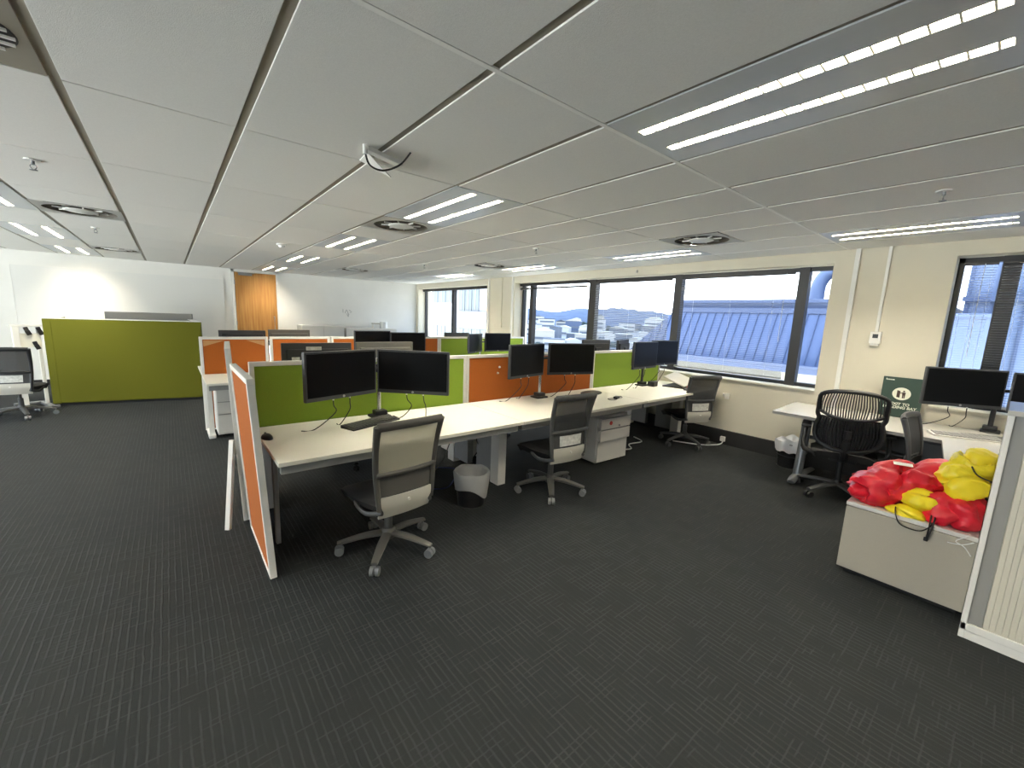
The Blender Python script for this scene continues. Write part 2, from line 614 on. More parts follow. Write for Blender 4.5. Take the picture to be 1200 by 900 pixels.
def added_side_window(name, y0, y1, n):
    w = setting(name)
    f = nb()
    bx(f, XL-0.12, XL-0.06, y0, y1, 0.12, 0.16); bx(f, XL-0.12, XL-0.06, y0, y1, 2.32, 2.36)
    for k in range(n+1):
        y = y0+(y1-y0)*k/n
        bx(f, XL-0.13, XL-0.05, y-0.03 if k else y, y+0.03 if k < n else y, 0.12, 2.36)
    obj('window_frame', f, M['alu'], w)
    g = nb(); bx(g, XL-0.095, XL-0.09, y0, y1, 0.14, 2.34)
    obj('pane', g, M['glass'], w)
added_side_window('added_window_4', ADDED_WIN[0], ADDED_WIN[1], 6)  # added glazing out of view, lets in light for the ceiling
window('window_1', 7.78, 11.15, [(9.52, 9.62)])
window('window_2', 1.395, 6.79, [(1.66, 1.765), (3.225, 3.335), (4.80, 4.955), (6.43, 6.53)])
window('window_3', -1.30, 0.475, [(0.085, 0.20), (-0.80, -0.70)])

XB = XG-0.115
def blind(label, y0, y1, ztop, zbot, tilt, pitch=0.022, stack=0):
    t = thing('venetian_blind', label, 'blind', (XB, (y0+y1)/2, zbot), 0, 'venetian blinds in the windows')
    hw = (y1-y0)/2
    h = nb(); bx(h, -0.02, 0.02, -hw, hw, ztop-zbot-0.03, ztop-zbot, 0.002)
    obj('head_rail', h, M['alu'], t)
    s = nb()
    z = 0.03
    n = 0
    for k in range(stack):
        box(s, (0, 0, 0.018+k*0.006), (0.025, 2*hw-0.01, 0.0012))
    z = 0.03+stack*0.006
    for k in range(6 if stack > 10 else 0):
        box(s, (0, 0, 2.035-zbot+k*0.0085), (0.024, 2*hw-0.01, 0.0012), roty(0.08))
    while z < ztop-zbot-0.035:
        box(s, (0, 0, z), (0.024, 2*hw-0.01, 0.0009), roty(tilt+random.uniform(-0.006, 0.006)))
        z += pitch
    obj('slats', s, M['blind'], t)
    r = nb(); bx(r, -0.013, 0.013, -hw, hw, 0.0, 0.016, 0.003)
    obj('bottom_rail', r, M['blind'], t)
    for yy in (-hw*0.72, 0.0, hw*0.72):
        c = nb(); cyl(c, (0.0, yy, 0.01), (0.0, yy, ztop-zbot-0.01), 0.0012, seg=5)
        obj('cord', c, M['cablewhite'], t)
    c = nb(); cyl(c, (-0.03, -hw+0.08, 0.45), (-0.022, -hw+0.08, ztop-zbot-0.02), 0.003, seg=6)
    obj('tilt_wand', c, M['cablewhite'], t)
    return t
blind('open venetian blind over the blue roof, its slats stacked at the sill', 1.79, 3.20, HEAD-0.048, 0.93, 0.0, 0.0235, 14)
blind('half tilted venetian blind with the hazy city view behind it', 3.36, 4.77, HEAD-0.048, 1.0, 0.45, 0.0225, 4)
blind('dark edged venetian blind left of the thick mullion in the rightmost window', 0.22, 0.43, HEAD-0.048, 0.90, 0.04, 0.022, 3)
blind('venetian blind at the right picture edge above the black monitors', -0.68, 0.19, HEAD-0.048, 0.90, 0.04, 0.022, 3)
# raised blinds
def raised(label, y0, y1, zr):
    t = thing('raised_blind', label, 'blind', (XB, (y0+y1)/2, zr), 0, 'venetian blinds in the windows')
    hw = (y1-y0)/2
    h = nb(); bx(h, -0.02, 0.02, -hw, hw, HEAD-zr-0.05, HEAD-zr-0.004, 0.002)
    obj('head_rail', h, M['alu'], t)
    r = nb(); bx(r, -0.014, 0.014, -hw, hw, 0, 0.03, 0.003)
    obj('bottom_rail', r, M['alu'], t)
    for yy in (-hw*0.8, 0, hw*0.8):
        c = nb(); cyl(c, (0, yy, 0.02), (0, yy, HEAD-zr-0.02), 0.0015, seg=5)
        obj('cord', c, M['cablewhite'], t)
raised('raised blind with a dark bar across the clear hill view pane', 4.97, 6.78, 2.135)
raised('raised blind above the white office view in the far window', 7.80, 11.12, 2.19)

# ------------------------------------------------------------------ ceiling fixtures
LLAB = {
    (2, 0): 'large twin strip light at the top right of the picture',
    (2, 2): 'lit twin strip light touching the round vent in mid ceiling',
    (2, 4): 'twin strip light just beyond the round vent above the dark monitors',
    (2, 6): 'twin strip light second from the wooden door',
    (2, 8): 'twin strip light nearest to the wooden door',
    (7, 0): 'twin strip light over the right hand desk close to the window wall',
    (7, 2): 'twin strip light near the round vent above the blue roof window',
    (7, 4): 'twin strip light above the hill view pane',
    (7, 6): 'twin strip light above the wall between the two far windows',
    (-3, 4): 'twin strip light cut by the left picture edge',
    (-3, 6): 'twin strip light on the left between the edge light and the whiteboard',
    (-3, 8): 'twin strip light closest to the whiteboard on the far left',
}
def troffer(ix, iy):
    x0, y0 = TX0+ix*TDX, TY0+iy*TDY
    lab = LLAB.get((ix, iy), 'twin strip ceiling light behind the camera')
    t = thing('ceiling_light', lab, 'light', (x0+TDX/2, y0+TDY/2, ZC), 0, 'recessed twin strip ceiling lights')
    hx, hy = TDX/2-0.006, TDY/2-0.006
    sw, sxs, sy = 0.027, 0.118, hy-0.055      # slot half width, slot centre, half length
    h = nb()
    zt = 0.06
    bx(h, -hx, -sxs-sw, -hy, hy, 0.0, 0.006)
    bx(h, sxs+sw, hx, -hy, hy, 0.0, 0.006)
    bx(h, -sxs+sw, sxs-sw, -hy, hy, 0.0, 0.006)
    for s in (-1, 1):
        c = s*sxs
        bx(h, c-sw, c+sw, sy, hy, 0.0, 0.006)
        bx(h, c-sw, c+sw, -hy, -sy, 0.0, 0.006)
        for e in (-1, 1):
            bx(h, c+e*sw-0.001, c+e*sw+0.001, -sy, sy, 0.0, zt)
    bx(h, -hx, hx, -hy, hy, zt, zt+0.004)
    obj('light_housing', h, M['troffer'], t)
    for s in (-1, 1):
        c = s*sxs
        u = nb(); cyl(u, (c, -sy+0.01, 0.040), (c, sy-0.01, 0.040), 0.013, seg=10)
        obj('lamp_tube', u, M['tube'], t)
        l = nb()
        k = -sy+0.03
        while k < sy:
            bx(l, c-sw+0.002, c+sw-0.002, k-0.003, k+0.003, 0.001, 0.024)
            k += 0.062
        for e in (-1, 1): bx(l, c+e*(sw-0.002)-0.001, c+e*(sw-0.002)+0.001, -sy+0.001, sy-0.001, 0.001, zt-0.002)
        bx(l, c-sw+0.003, c+sw-0.003, -sy+0.001, sy-0.001, zt-0.004, zt-0.001)
        obj('louvre', l, M['louvre'], t)
    return t
for c in LIGHTS: troffer(*c)

VLAB = ['round swirl vent joined to the lit strip light in mid ceiling', 'round swirl vent right of centre above the blue roof window',
        'round swirl vent above the wall between the far windows', 'round swirl vent on the far left of the ceiling above the green booth',
        'flat looking round vent just in front of the whiteboard', 'small looking round vent farthest from the camera']
proto = None
for (v, lab) in zip(VENTS, VLAB):
    x = TX0+v[0]*TDX+TDX/2
    y = TY0+v[1]*TDY+TDY*(0.25 if v[2] == 0 else 0.75)
    if proto is None:
        proto = t = thing('ceiling_vent', lab, 'vent', (x, y, ZC), 0, 'round swirl vents in the ceiling')
        # square plate with a round hole
        p = nb()
        R, H = 0.255, 0.296
        seg = 48
        inn, outr = [], []
        for i in range(seg):
            a = 2*PI*i/seg
            k = H/max(abs(math.cos(a)), abs(math.sin(a)))
            inn.append(p.verts.new((R*math.cos(a), R*math.sin(a), 0)))
            outr.append(p.verts.new((k*math.cos(a), k*math.sin(a), 0)))
        for i in range(seg):
            j = (i+1) % seg
            p.faces.new((inn[i], outr[i], outr[j], inn[j]))
        bmesh.ops.solidify(p, geom=list(p.faces), thickness=0.006)
        obj('vent_plate', p, M['ventwhite'], t)
        c = nb(); lathe(c, [(0.255, 0.004), (0.25, 0.03), (0.18, 0.06), (0.0005, 0.07)], 40)
        obj('vent_throat', c, M['darkvoid'], t, True)
        d = nb(); lathe(d, [(0.0005, -0.010), (0.09, -0.008), (0.118, 0.0), (0.12, 0.008), (0.0005, 0.010)], 32)
        obj('vent_disc', d, M['ventwhite'], t, True)
        for k in range(8):
            a = 2*PI*k/8+0.2
            s = nb(); box(s, (0.150*math.cos(a), 0.150*math.sin(a), 0.010), (0.075, 0.006, 0.012), rotz(a))
            obj('spoke', s, M['ventwhite'], t)
    else:
        dup(proto, (x, y, ZC), 0.0, lab)

# speaker tile top left
x = TX0+SPEAKER[0]*TDX+TDX/2; y = TY0+SPEAKER[1]*TDY+TDY*0.75
t = thing('ceiling_grille', 'dark round slatted grille in a grey tile at the top left corner', 'grille', (x, y, ZC))
b = nb(); bx(b, -0.283, 0.283, -0.298, 0.298, 0.0, 0.01, 0.002)
obj('grille_plate', b, M['tbar'], t)
b = nb(); lathe(b, [(0.0005, -0.002), (0.15, -0.002), (0.155, 0.0), ], 40, (0.10, 0.03, 0))
obj('grille_opening', b, M['black'], t)
b = nb()
for k in range(-2, 3):
    yy = 0.052*k
    w_ = math.sqrt(max(0.0, 0.15**2-yy**2))
    box(b, (0.10, 0.03+yy, -0.006), (2*w_, 0.009, 0.008))
obj('grille_bar', b, M['tbarwhite'], t)

SPR = [(3.606, 0.415, 'sprinkler head above the right hand desk'), (3.502, 3.879, 'sprinkler head over the orange divider of the front row'),
       (3.444, 6.644, 'sprinkler head over the second desk row towards the far window'), (-0.576, 3.972, 'sprinkler head on the left tile near the grille'),
       (-0.58, 6.9, 'sprinkler head beyond the vent above the green booth')]
proto = None
for x, y, lab in SPR:
    if proto is None:
        proto = t = thing('sprinkler_head', lab, 'sprinkler', (x, y, ZC), 0, 'fire sprinkler heads')
        b = nb(); lathe(b, [(0.0005, 0.0), (0.038, -0.001), (0.036, -0.008), (0.0005, -0.009)], 24)
        obj('rosette', b, M['ventwhite'], t, True)
        b = nb(); cyl(b, (0, 0, -0.008), (0, 0, -0.03), 0.009, seg=10)
        tube(b, [(-0.008, 0, -0.028), (-0.014, 0, -0.042), (0, 0, -0.058), (0.014, 0, -0.042), (0.008, 0, -0.028)], 0.0025, 6, 4)
        lathe(b, [(0.0005, -0.058), (0.018, -0.058), (0.018, -0.061), (0.0005, -0.062)], 16)
        obj('nozzle', b, M['steel'], t)
    else: dup(proto, (x, y, ZC), 0.0, lab)
for i, (x, y, lab) in enumerate(((1.215, 6.329, 'round smoke detector on the ceiling in front of the wooden door'),)):
    t = thing('smoke_detector', lab, 'detector', (x, y, ZC))
    b = nb(); lathe(b, [(0.0005, 0), (0.06, 0), (0.06, -0.012), (0.05, -0.02), (0.0005, -0.02)], 32)
    obj('detector_base', b, M['ventwhite'], t, True)
    b = nb(); lathe(b, [(0.04, -0.02), (0.04, -0.035), (0.03, -0.045), (0.0005, -0.047)], 32)
    obj('detector_head', b, M['ventwhite'], t, True)
# loose corner of a ceiling tile with a cable, by the light
t = thing('ceiling_sensor', 'white bracket with a looped black cable hanging from a lifted ceiling tile', 'sensor', (0.95, 2.33, ZC))
b = nb()
box(b, (-0.01, -0.06, -0.028), (0.20, 0.045, 0.022), rotz(0.1) @ roty(0.12), 0.004)
obj('bracket', b, M['ventwhite'], t)
b = nb()
V = [b.verts.new(v) for v in ((-0.10, -0.06, -0.030), (0.115, 0.14, -0.060), (-0.06, 0.16, -0.004), (-0.10, -0.06, -0.024), (0.115, 0.14, -0.054), (-0.06, 0.16, 0.0))]
b.faces.new((V[0], V[1], V[2])); b.faces.new((V[5], V[4], V[3]))
for i, j in ((0, 1), (1, 2), (2, 0)): b.faces.new((V[i], V[i+3], V[j+3], V[j]))
obj('tile_corner', b, M['tile'], t)
b = nb(); cyl(b, (-0.12, -0.09, -0.005), (-0.12, -0.09, -0.05), 0.012)
obj('connector', b, M['cablewhite'], t)
b = nb(); tube(b, [(-0.12, -0.09, -0.045), (-0.09, -0.07, -0.09), (-0.02, -0.07, -0.10), (0.06, -0.10, -0.06), (0.10, -0.15, 0.0)], 0.005, 6, 6)
obj('cable', b, M['cable'], t)

# ------------------------------------------------------------------ back wall furniture
t = thing('whiteboard', 'wide white board on the far wall behind the green booth', 'whiteboard', (-0.55, YB-0.012, 0.9))
b = nb(); bx(b, -1.52, 1.52, -0.012, 0.010, 0.0, 1.235)
obj('board_surface', b, M['whiteboard'], t)
b = nb(); bx(b, -1.53, 1.53, -0.016, 0.010, 1.235, 1.25); bx(b, -1.53, 1.53, -0.016, 0.010, -0.015, 0.0); bx(b, -1.53, -1.52, -0.016, 0.01, 0, 1.235); bx(b, 1.52, 1.53, -0.016, 0.01, 0, 1.235)
obj('board_frame', b, M['wallwhite'], t)

t = thing('wall_residue', 'small grey leftover letter marks on the far white wall', 'wall marks', (3.62, YB-0.003, 1.50))
b = nb()
for (x, z, w, h, a) in ((-0.10, 0.06, 0.012, 0.09, 0.0), (-0.03, 0.05, 0.012, 0.10, 0.4), (0.02, 0.03, 0.012, 0.11, -0.35), (0.08, 0.07, 0.06, 0.012, 0.5), (0.10, 0.03, 0.05, 0.012, -0.4), (0.04, -0.05, 0.012, 0.08, 0.3), (0.01, -0.04, 0.012, 0.07, -0.3)):
    box(b, (x, 0, z), (w, 0.003, h), roty(a))
obj('mark', b, M['deskedge'], t)

def lowcab(label, x0, x1, y0, y1, h, doors=2):
    t = thing('storage_cabinet', label, 'cabinet', ((x0+x1)/2, (y0+y1)/2, 0), 0, 'low cabinets along the far wall')
    hx, hy = (x1-x0)/2, (y1-y0)/2
    b = nb(); bx(b, -hx, hx, -hy+0.02, hy, 0.04, h-0.025, 0.003)
    obj('carcass', b, M['pedestal'], t)
    b = nb(); bx(b, -hx, hx, -hy, hy, h-0.025, h, 0.004)
    obj('top', b, M['white'], t)
    for k in range(doors):
        w = 2*hx/doors
        b = nb(); bx(b, -hx+k*w+0.004, -hx+(k+1)*w-0.004, -hy, -hy+0.018, 0.05, h-0.03, 0.003)
        d = obj('door', b, M['pedestal'], t)
        b = nb(); tube(b, [(-hx+(k+0.86)*w, -hy, h*0.6), (-hx+(k+0.86)*w, -hy-0.03, h*0.6), (-hx+(k+0.86)*w, -hy-0.03, h*0.72), (-hx+(k+0.86)*w, -hy, h*0.72)], 0.005, 6, 1)
        obj('handle', b, M['steel'], d)
    b = nb(); bx(b, -hx+0.01, hx-0.01, -hy+0.03, hy-0.01, 0, 0.04)
    obj('plinth', b, M['blackmatte'], t)
    return t
lowcab('pale low cabinet at the far wall, left one beside the wooden door', 2.40, 3.37, 10.72, 11.2, 1.19)
lowcab('pale low cabinet at the far wall carrying the white roll, nearer the window', 3.42, 4.75, 10.72, 11.2, 1.14)
t = thing('paper_roll', 'white round roll standing on the far low cabinet', 'roll', (4.46, 10.92, 1.14))
b = nb(); lathe(b, [(0.0005, 0), (0.10, 0), (0.10, 0.17), (0.03, 0.17), (0.03, 0.12), (0.0005, 0.12)], 28)
obj('roll_body', b, M['whiteboard'], t, True)
t = thing('white_box', 'small grey white box beside the roll on the far cabinet', 'box', (4.25, 10.93, 1.14))
b = nb(); bx(b, -0.085, 0.085, -0.07, 0.07, 0, 0.13, 0.006)
obj('box_body', b, M['pedestal'], t)
b = nb(); bx(b, -0.087, 0.087, -0.072, 0.072, 0.105, 0.135, 0.004)
obj('box_lid', b, M['cabinet'], t)

# ------------------------------------------------------------------ green booth on the left
t = thing('meeting_booth', 'large olive green fabric booth in front of the whiteboard', 'booth', (-0.51, 8.73, 0), -0.20)
b = nb(); bx(b, -0.92, 0.92, 0.0, 0.10, 0.04, 1.285, 0.012)
obj('front_screen', b, M['booth'], t)
b = nb(); bx(b, -0.925, -0.83, -0.004, 0.12, 0.035, 1.285, 0.012)
obj('corner_post', b, M['booth'], t)
RB = rotz(0.24)
b = nb(); box(b, (-0.92+0.05*math.cos(0.24)-0.55*math.sin(0.24)+0.02, 0.08+0.55*math.cos(0.24), 0.6625), (0.09, 1.06, 1.245), RB, 0.012)
obj('side_screen', b, M['booth'], t)
b = nb(); box(b, (0.86-0.55*math.sin(0.24), 0.08+0.55*math.cos(0.24), 0.6625), (0.09, 1.06, 1.245), RB, 0.012)
obj('side_screen', b, M['booth'], t)
b = nb(); bx(b, -0.92, 0.92, -0.002, 0.10, 1.285, 1.297, 0.003)
for xx in (-0.85, 0.86): box(b, (xx-0.55*math.sin(0.24), 0.08+0.55*math.cos(0.24), 1.291), (0.09, 1.06, 0.012), RB, 0.003)
obj('top_trim', b, M['white'], t)
b = nb(); bx(b, -0.58, 0.62, 1.15, 1.25, 0.04, 1.395, 0.01)
obj('back_screen', b, M['tambourgrey'], t)
b = nb(); bx(b, -0.78, 0.58, 0.62, 1.10, 0.16, 0.44, 0.03)
obj('bench_seat', b, M['booth'], t)
b = nb(); bx(b, -0.90, 0.84, 0.02, 0.10, 0.0, 0.04); bx(b, -0.90, 0.60, 0.10, 1.14, 0.0, 0.04)
obj('plinth', b, M['blackmatte'], t)

# white stand with clamps behind the left chair
t = thing('flip_chart_stand', 'white metal stand with black clamps left of the green booth', 'stand', (-1.62, 8.95, 0), 0.35)
b = nb(); bx(b, -0.12, 0.20, -0.03, 0.05, 1.165, 1.195, 0.006)
obj('top_bar', b, M['white'], t)
b = nb(); bx(b, -0.10, -0.035, -0.03, 0.03, 0.04, 1.165, 0.006)
obj('post', b, M['white'], t)
b = nb(); bx(b, 0.13, 0.17, 0.0, 0.03, 0.04, 1.165, 0.006)
obj('post', b, M['white'], t)
for xx, zz in ((0.03, 1.165), (0.15, 1.165), (0.10, 0.96)):
    b = nb(); box(b, (xx, -0.035, zz-0.03), (0.045, 0.035, 0.05), roty(-0.25), 0.006); box(b, (xx+0.018, -0.04, zz-0.085), (0.05, 0.03, 0.07), roty(-0.35), 0.008)
    obj('clamp', b, M['black'], t)
b = nb(); box(b, (0.06, 0.0, 0.97), (0.22, 0.02, 0.20), None, 0.004)
obj('pad_board', b, M['desk'], t)
b = nb(); bx(b, -0.14, 0.22, -0.28, -0.22, 0.0, 0.04, 0.01); bx(b, -0.14, 0.22, 0.22, 0.28, 0.0, 0.04, 0.01); bx(b, -0.10, -0.04, -0.28, 0.28, 0.0, 0.04, 0.01); bx(b, 0.12, 0.18, -0.28, 0.28, 0.0, 0.04, 0.01)
obj('foot', b, M['steel'], t)

# ------------------------------------------------------------------ desk builders
DZ = 0.72
def desk(label, x0, x1, y0, y1, front=-1, group='bench desks with cream tops', legs=(0.08, -0.08), slim=0):
    """front = -1: user sits on the -y side"""
    t = thing('bench_desk', label, 'desk', ((x0+x1)/2, (y0+y1)/2, 0), 0 if front < 0 else PI, group)
    hx, hy = (x1-x0)/2, (y1-y0)/2
    b = nb(); bx(b, -hx, hx, -hy, hy, DZ-0.025, DZ, 0.003)
    obj('desktop', b, M['desk'], t)
    b = nb(); bx(b, -hx+0.02, hx-0.02, -hy+0.05, -hy+0.09, DZ-0.085, DZ-0.025); bx(b, -hx+0.02, hx-0.02, hy-0.14, hy-0.09, DZ-0.085, DZ-0.025)
    obj('beam', b, M['deskedge'], t)
    b = nb(); bx(b, -hx+0.10, hx-0.10, hy-0.22, hy-0.06, DZ-0.20, DZ-0.10); 
    obj('cable_tray', b, M['deskedge'], t)
    for s, d in ((-1, legs[0]), (1, legs[1])):
        if d is None: continue
        xx = s*hx+d
        if s < 0 and slim:
            b = nb(); bx(b, xx-0.002-0.012*slim, xx+0.002+0.012*slim, hy-0.37, hy-0.33, 0.0, DZ-0.025, 0.004)
            if slim > 1: bx(b, xx-0.035, xx+0.035, hy-0.40, hy-0.04, 0.0, 0.05, 0.01)
            obj('leg', b, M['white' if slim > 1 else 'deskedge'], t)
            continue
        b = nb(); bx(b, xx-0.045, xx+0.045, hy-0.42, hy-0.30, 0.0, DZ-0.025, 0.004); 
        obj('leg', b, M['white'], t)
        b = nb(); bx(b, xx-0.035, xx+0.035, hy-0.30, hy-0.05, 0.05, DZ-0.03, 0.004)
        obj('leg_panel', b, M['deskedge'], t)
    return t
XR1 = [0.40, 2.17, 3.93, 5.56]
D1 = ['front row desk at the left end, under the two large angled monitors', 'front row middle desk with the orange divider behind it', 'front row desk against the window wall, in front of the last green divider']
D1b = ['desk behind the left green divider of the front row', 'desk behind the orange divider of the front row', 'desk behind the green divider near the window']
for i in range(3):
    lg = (0.09, 0.0) if i == 0 else ((0.07, 0.0) if i == 1 else (0.07, -0.09))
    desk(D1[i], XR1[i]+0.003, XR1[i+1]-0.003, 2.45, 3.305, -1, legs=(0.06 if i == 0 else 0.13, -0.06 if i == 2 else None), slim=int(i == 0))
    desk(D1b[i], XR1[i]+(0.045 if i == 0 else 0.003), XR1[i+1]-0.003, 3.365, 4.22, 1, legs=(0.06 if i == 2 else None, -0.13 if i else -0.06))
XR2 = [0.26, 1.79, 3.57, 5.50]
D2 = ['second row desk at the left end with a cabinet beneath', 'second row desk under the dark monitor pair', 'second row desk near the far windows']
D2b = ['far side desk of the second row behind the left orange screens', 'far side desk of the second row behind the long orange screen', 'far side desk of the second row behind the green screen']
for i in range(3):
    desk(D2[i], XR2[i]+0.003, XR2[i+1]-0.003, 5.47, 6.28, -1, legs=(0.04 if i == 0 else 0.08, -0.08 if i == 2 else None), slim=2*int(i == 0))
    desk(D2b[i], XR2[i]+0.003, XR2[i+1]-0.003, 6.40, 7.20, 1)

def screen(label, x0, x1, y, z0, z1, m, yaw=0.0, group='desk divider screens', th=0.045, fr=0.03, pins=()):
    w = x1-x0
    t = thing('divider_screen', label, 'divider', ((x0+x1)/2, y, z0), yaw, group)
    h = z1-z0
    b = nb()
    bx(b, -w/2, w/2, -th/2, th/2, h-fr, h, 0.003)
    bx(b, -w/2, -w/2+fr, -th/2, th/2, 0, h-fr, 0.003)
    bx(b, w/2-fr, w/2, -th/2, th/2, 0, h-fr, 0.003)
    bx(b, -w/2+fr, w/2-fr, -th/2, th/2, 0, 0.012)
    obj('frame', b, M['white'], t)
    b = nb(); bx(b, -w/2+fr, w/2-fr, -th/2+0.006, th/2-0.006, 0.012, h-fr)
    obj('fabric_panel', b, M[m], t)
    for (px, pz) in pins:
        b = nb(); cyl(b, (px, -th/2+0.006, pz), (px, -th/2-0.008, pz), 0.011, 0.007, 10)
        obj('pin', b, M['white'], t)
    return t
screen('green divider screen behind the two large angled monitors', 0.40, 2.168, 3.335, DZ-0.03, 1.18, 'green')
screen('orange divider screen with two white pins in the front row', 2.172, 4.028, 3.335, DZ-0.03, 1.18, 'orange', pins=((-0.53, 0.36), (-0.55, 0.30)))
screen('green divider screen of the front row beside the window', 4.032, 5.56, 3.335, DZ-0.03, 1.18, 'green')
screen('orange divider of the second row with peeling brown top corners', 1.02, 1.775, 6.34, DZ-0.03, 1.178, 'orange')
screen('long orange divider of the second row behind the dark monitors', 1.80, 3.565, 6.34, DZ-0.03, 1.178, 'orange')
screen('green divider of the second row near the far window', 3.575, 5.50, 6.34, DZ-0.03, 1.178, 'green')

# freestanding end panel leaning at the left end of the front row
def leaning_panel(label, p0, p1, top_shift, h, m, group='white framed orange end panels'):
    """p0 near foot, p1 far foot on the floor; top_shift = (dx, dy) of the upper edge"""
    p0, p1 = Vector((*p0, 0)), Vector((*p1, 0))
    t = thing('end_panel', label, 'panel', (p0+p1)/2, 0, group)
    c = (p0+p1)/2
    u = (p1-p0); w = u.length; u.normalize()
    v = Vector((top_shift[0], top_shift[1], h)).normalized()
    n = u.cross(v).normalized()
    v = n.cross(u).normalized()
    R = Matrix((u, n, v)).transposed()     # local x along panel, y normal, z up
    th, fr = 0.036, 0.032
    def part(name, mm, boxes):
        b = nb()
        for (x0, x1, z0, z1, tt) in boxes:
            bx(b, x0, x1, -tt/2, tt/2, z0, z1, 0.003)
        bmesh.ops.transform(b, matrix=R.to_4x4(), verts=b.verts)
        obj(name, b, M[mm], t)
    part('frame', 'white', [(-w/2, w/2, h-fr, h, th), (-w/2, w/2, 0.004, fr*0.6, th), (-w/2, -w/2+fr, fr*0.6, h-fr, th), (w/2-fr, w/2, fr*0.6, h-fr, th)])
    part('fabric_panel', m, [(-w/2+fr, w/2-fr, fr*0.6, h-fr, th-0.012)])
    return t
leaning_panel('tall white framed orange panel closing the near end of the front desk row', (0.365, 2.54), (0.365, 3.30), (-0.058, 0.0), 1.18, 'orange')
t = leaning_panel('white framed panel on a prop leg, seen edge on behind the tall orange end panel', (0.338, 3.41), (0.402, 4.15), (-0.045, 0.0), 1.27, 'orange')
O = Vector(t.location)
b = nb(); tube(b, [Vector((0.218, 3.34, 0.0))-O, Vector((0.286, 3.43, 0.62))-O], 0.021, 4, 1)
obj('prop_leg', b, M['white'], t)
t = leaning_panel('orange panel ending the second row, beige paper peeling off its top corners', (0.262, 6.34), (0.992, 6.345), (0.0, -0.02), 1.178, 'orange')
for (xa, xb, za, zb) in ((-0.325, -0.10, 0.07, 0.0), (0.12, 0.325, 0.0, 0.05)):
    b = nb()
    V = [b.verts.new((x, y, z)) for y in (-0.038, -0.030) for (x, z) in ((xa, 1.135), (xb, 1.135), (xb if za == 0 else xa, 1.135-0.075))]
    b.faces.new(V[0:3]); b.faces.new(list(reversed(V[3:6])))
    for i, j in ((0, 1), (1, 2), (2, 0)): b.faces.new((V[i], V[i+3], V[j+3], V[j]))
    o = obj('peeling_corner', b, mat('peeled_backing', (190, 140, 92), 0.8), t)

# ------------------------------------------------------------------ monitors and stands
def monitor(label, x, y, z, yaw, w=0.555, h=0.33, tilt=0.0, back='monback', bez='bezel', roll=0.0, cables=True, stickers=False, group='desk monitors'):
    t = thing('monitor', label, 'monitor', (x, y, z), yaw, group)
    t.rotation_euler = (tilt, roll, yaw)
    b = nb(); bx(b, -w/2, w/2, 0.0, 0.030, -h/2, h/2, 0.006)
    o = obj('housing', b, M[bez], t)
    b = nb(); bx(b, -w/2+0.03, w/2-0.03, 0.028, 0.055, -h/2+0.04, h/2-0.05, 0.012); bx(b, -0.06, 0.06, 0.05, 0.075, -0.06, 0.06, 0.004)
    obj('back_cover', b, M[back], t)
    b = nb(); bx(b, -w/2+0.014, w/2-0.014, -0.0025, 0.004, -h/2+0.028, h/2-0.014)
    obj('screen', b, M['screen'], t)
    b = nb(); cyl(b, (0, 0.002, -h/2+0.014), (0, -0.002, -h/2+0.014), 0.009, seg=20)
    obj('logo', b, M['silver'], t)
    if cables:
        b = nb()
        for k, xx in enumerate((-0.06, 0.07)):
            e = -0.16 if k == 0 else -0.02
            tube(b, [(xx, 0.035, -h/2+0.02), (xx+0.005, 0.04, -h/2-0.05), (xx+(0.03 if k == 0 else 0.015), 0.06, -h/2-0.11), (xx+e*0.5, 0.14, 0.7205+0.006-z), (xx+e, 0.17, 0.7205+0.006-z)], 0.0035, 6, 5)
        obj('cable', b, M['cable'], t)
        b = nb()
        for xx in (-0.06, 0.07): cyl(b, (xx, 0.035, -h/2+0.008), (xx, 0.035, -h/2-0.014), 0.006, seg=8)
        obj('plug', b, M['cablewhite'], t)
    if stickers:
        b = nb(); bx(b, -0.06, 0.05, 0.0565, 0.058, h/2-0.115, h/2-0.08)
        obj('label_sticker', b, M['paper'], t)
        b = nb(); bx(b, 0.17, 0.225, 0.0565, 0.058, -0.09, -0.05)
        obj('label_sticker', b, M['paper'], t)
    return t

def stand(label, x, y, z, top, targets, side=-1, colr='chrome', group='monitor arm stands'):
    """pole on a base plate with arms running to the backs of the monitors"""
    t = thing('monitor_stand', label, 'monitor stand', (x, y, z), 0, group)
    b = nb(); bx(b, -0.075, 0.075, -0.065, 0.055, 0, 0.018, 0.006); bx(b, -0.04, 0.055, -0.045, 0.045, 0.018, 0.055, 0.01)
    obj('base', b, M['black'], t)
    b = nb(); cyl(b, (0, 0, 0.018), (0, 0, top-z), 0.017, seg=20)
    obj('pole', b, M[colr], t)
    for (tx, ty, tz) in targets:
        b = nb()
        m_ = Vector(((tx-x)*0.5, (ty-y)*0.35+(0.05 if side < 0 else -0.05)*0, tz-z))
        tube(b, [(0, 0, tz-z), m_, (tx-x, ty-y, tz-z)], 0.014, 8, 3)
        cyl(b, (0, 0, tz-z-0.03), (0, 0, tz-z+0.03), 0.026)
        obj('arm', b, M['black'], t)
    return t

def mback(x, y, z, yaw, d=0.075):
    return (x-d*math.sin(yaw), y+d*math.cos(yaw), z)

def pair(labs, A, B, pole, labst, top, colr='chrome', **k):
    monitor(labs[0], *A, **k)
    monitor(labs[1], *B, **k)
    stand(labst, pole[0], pole[1], DZ, top, [mback(*A), mback(*B)], colr=colr)

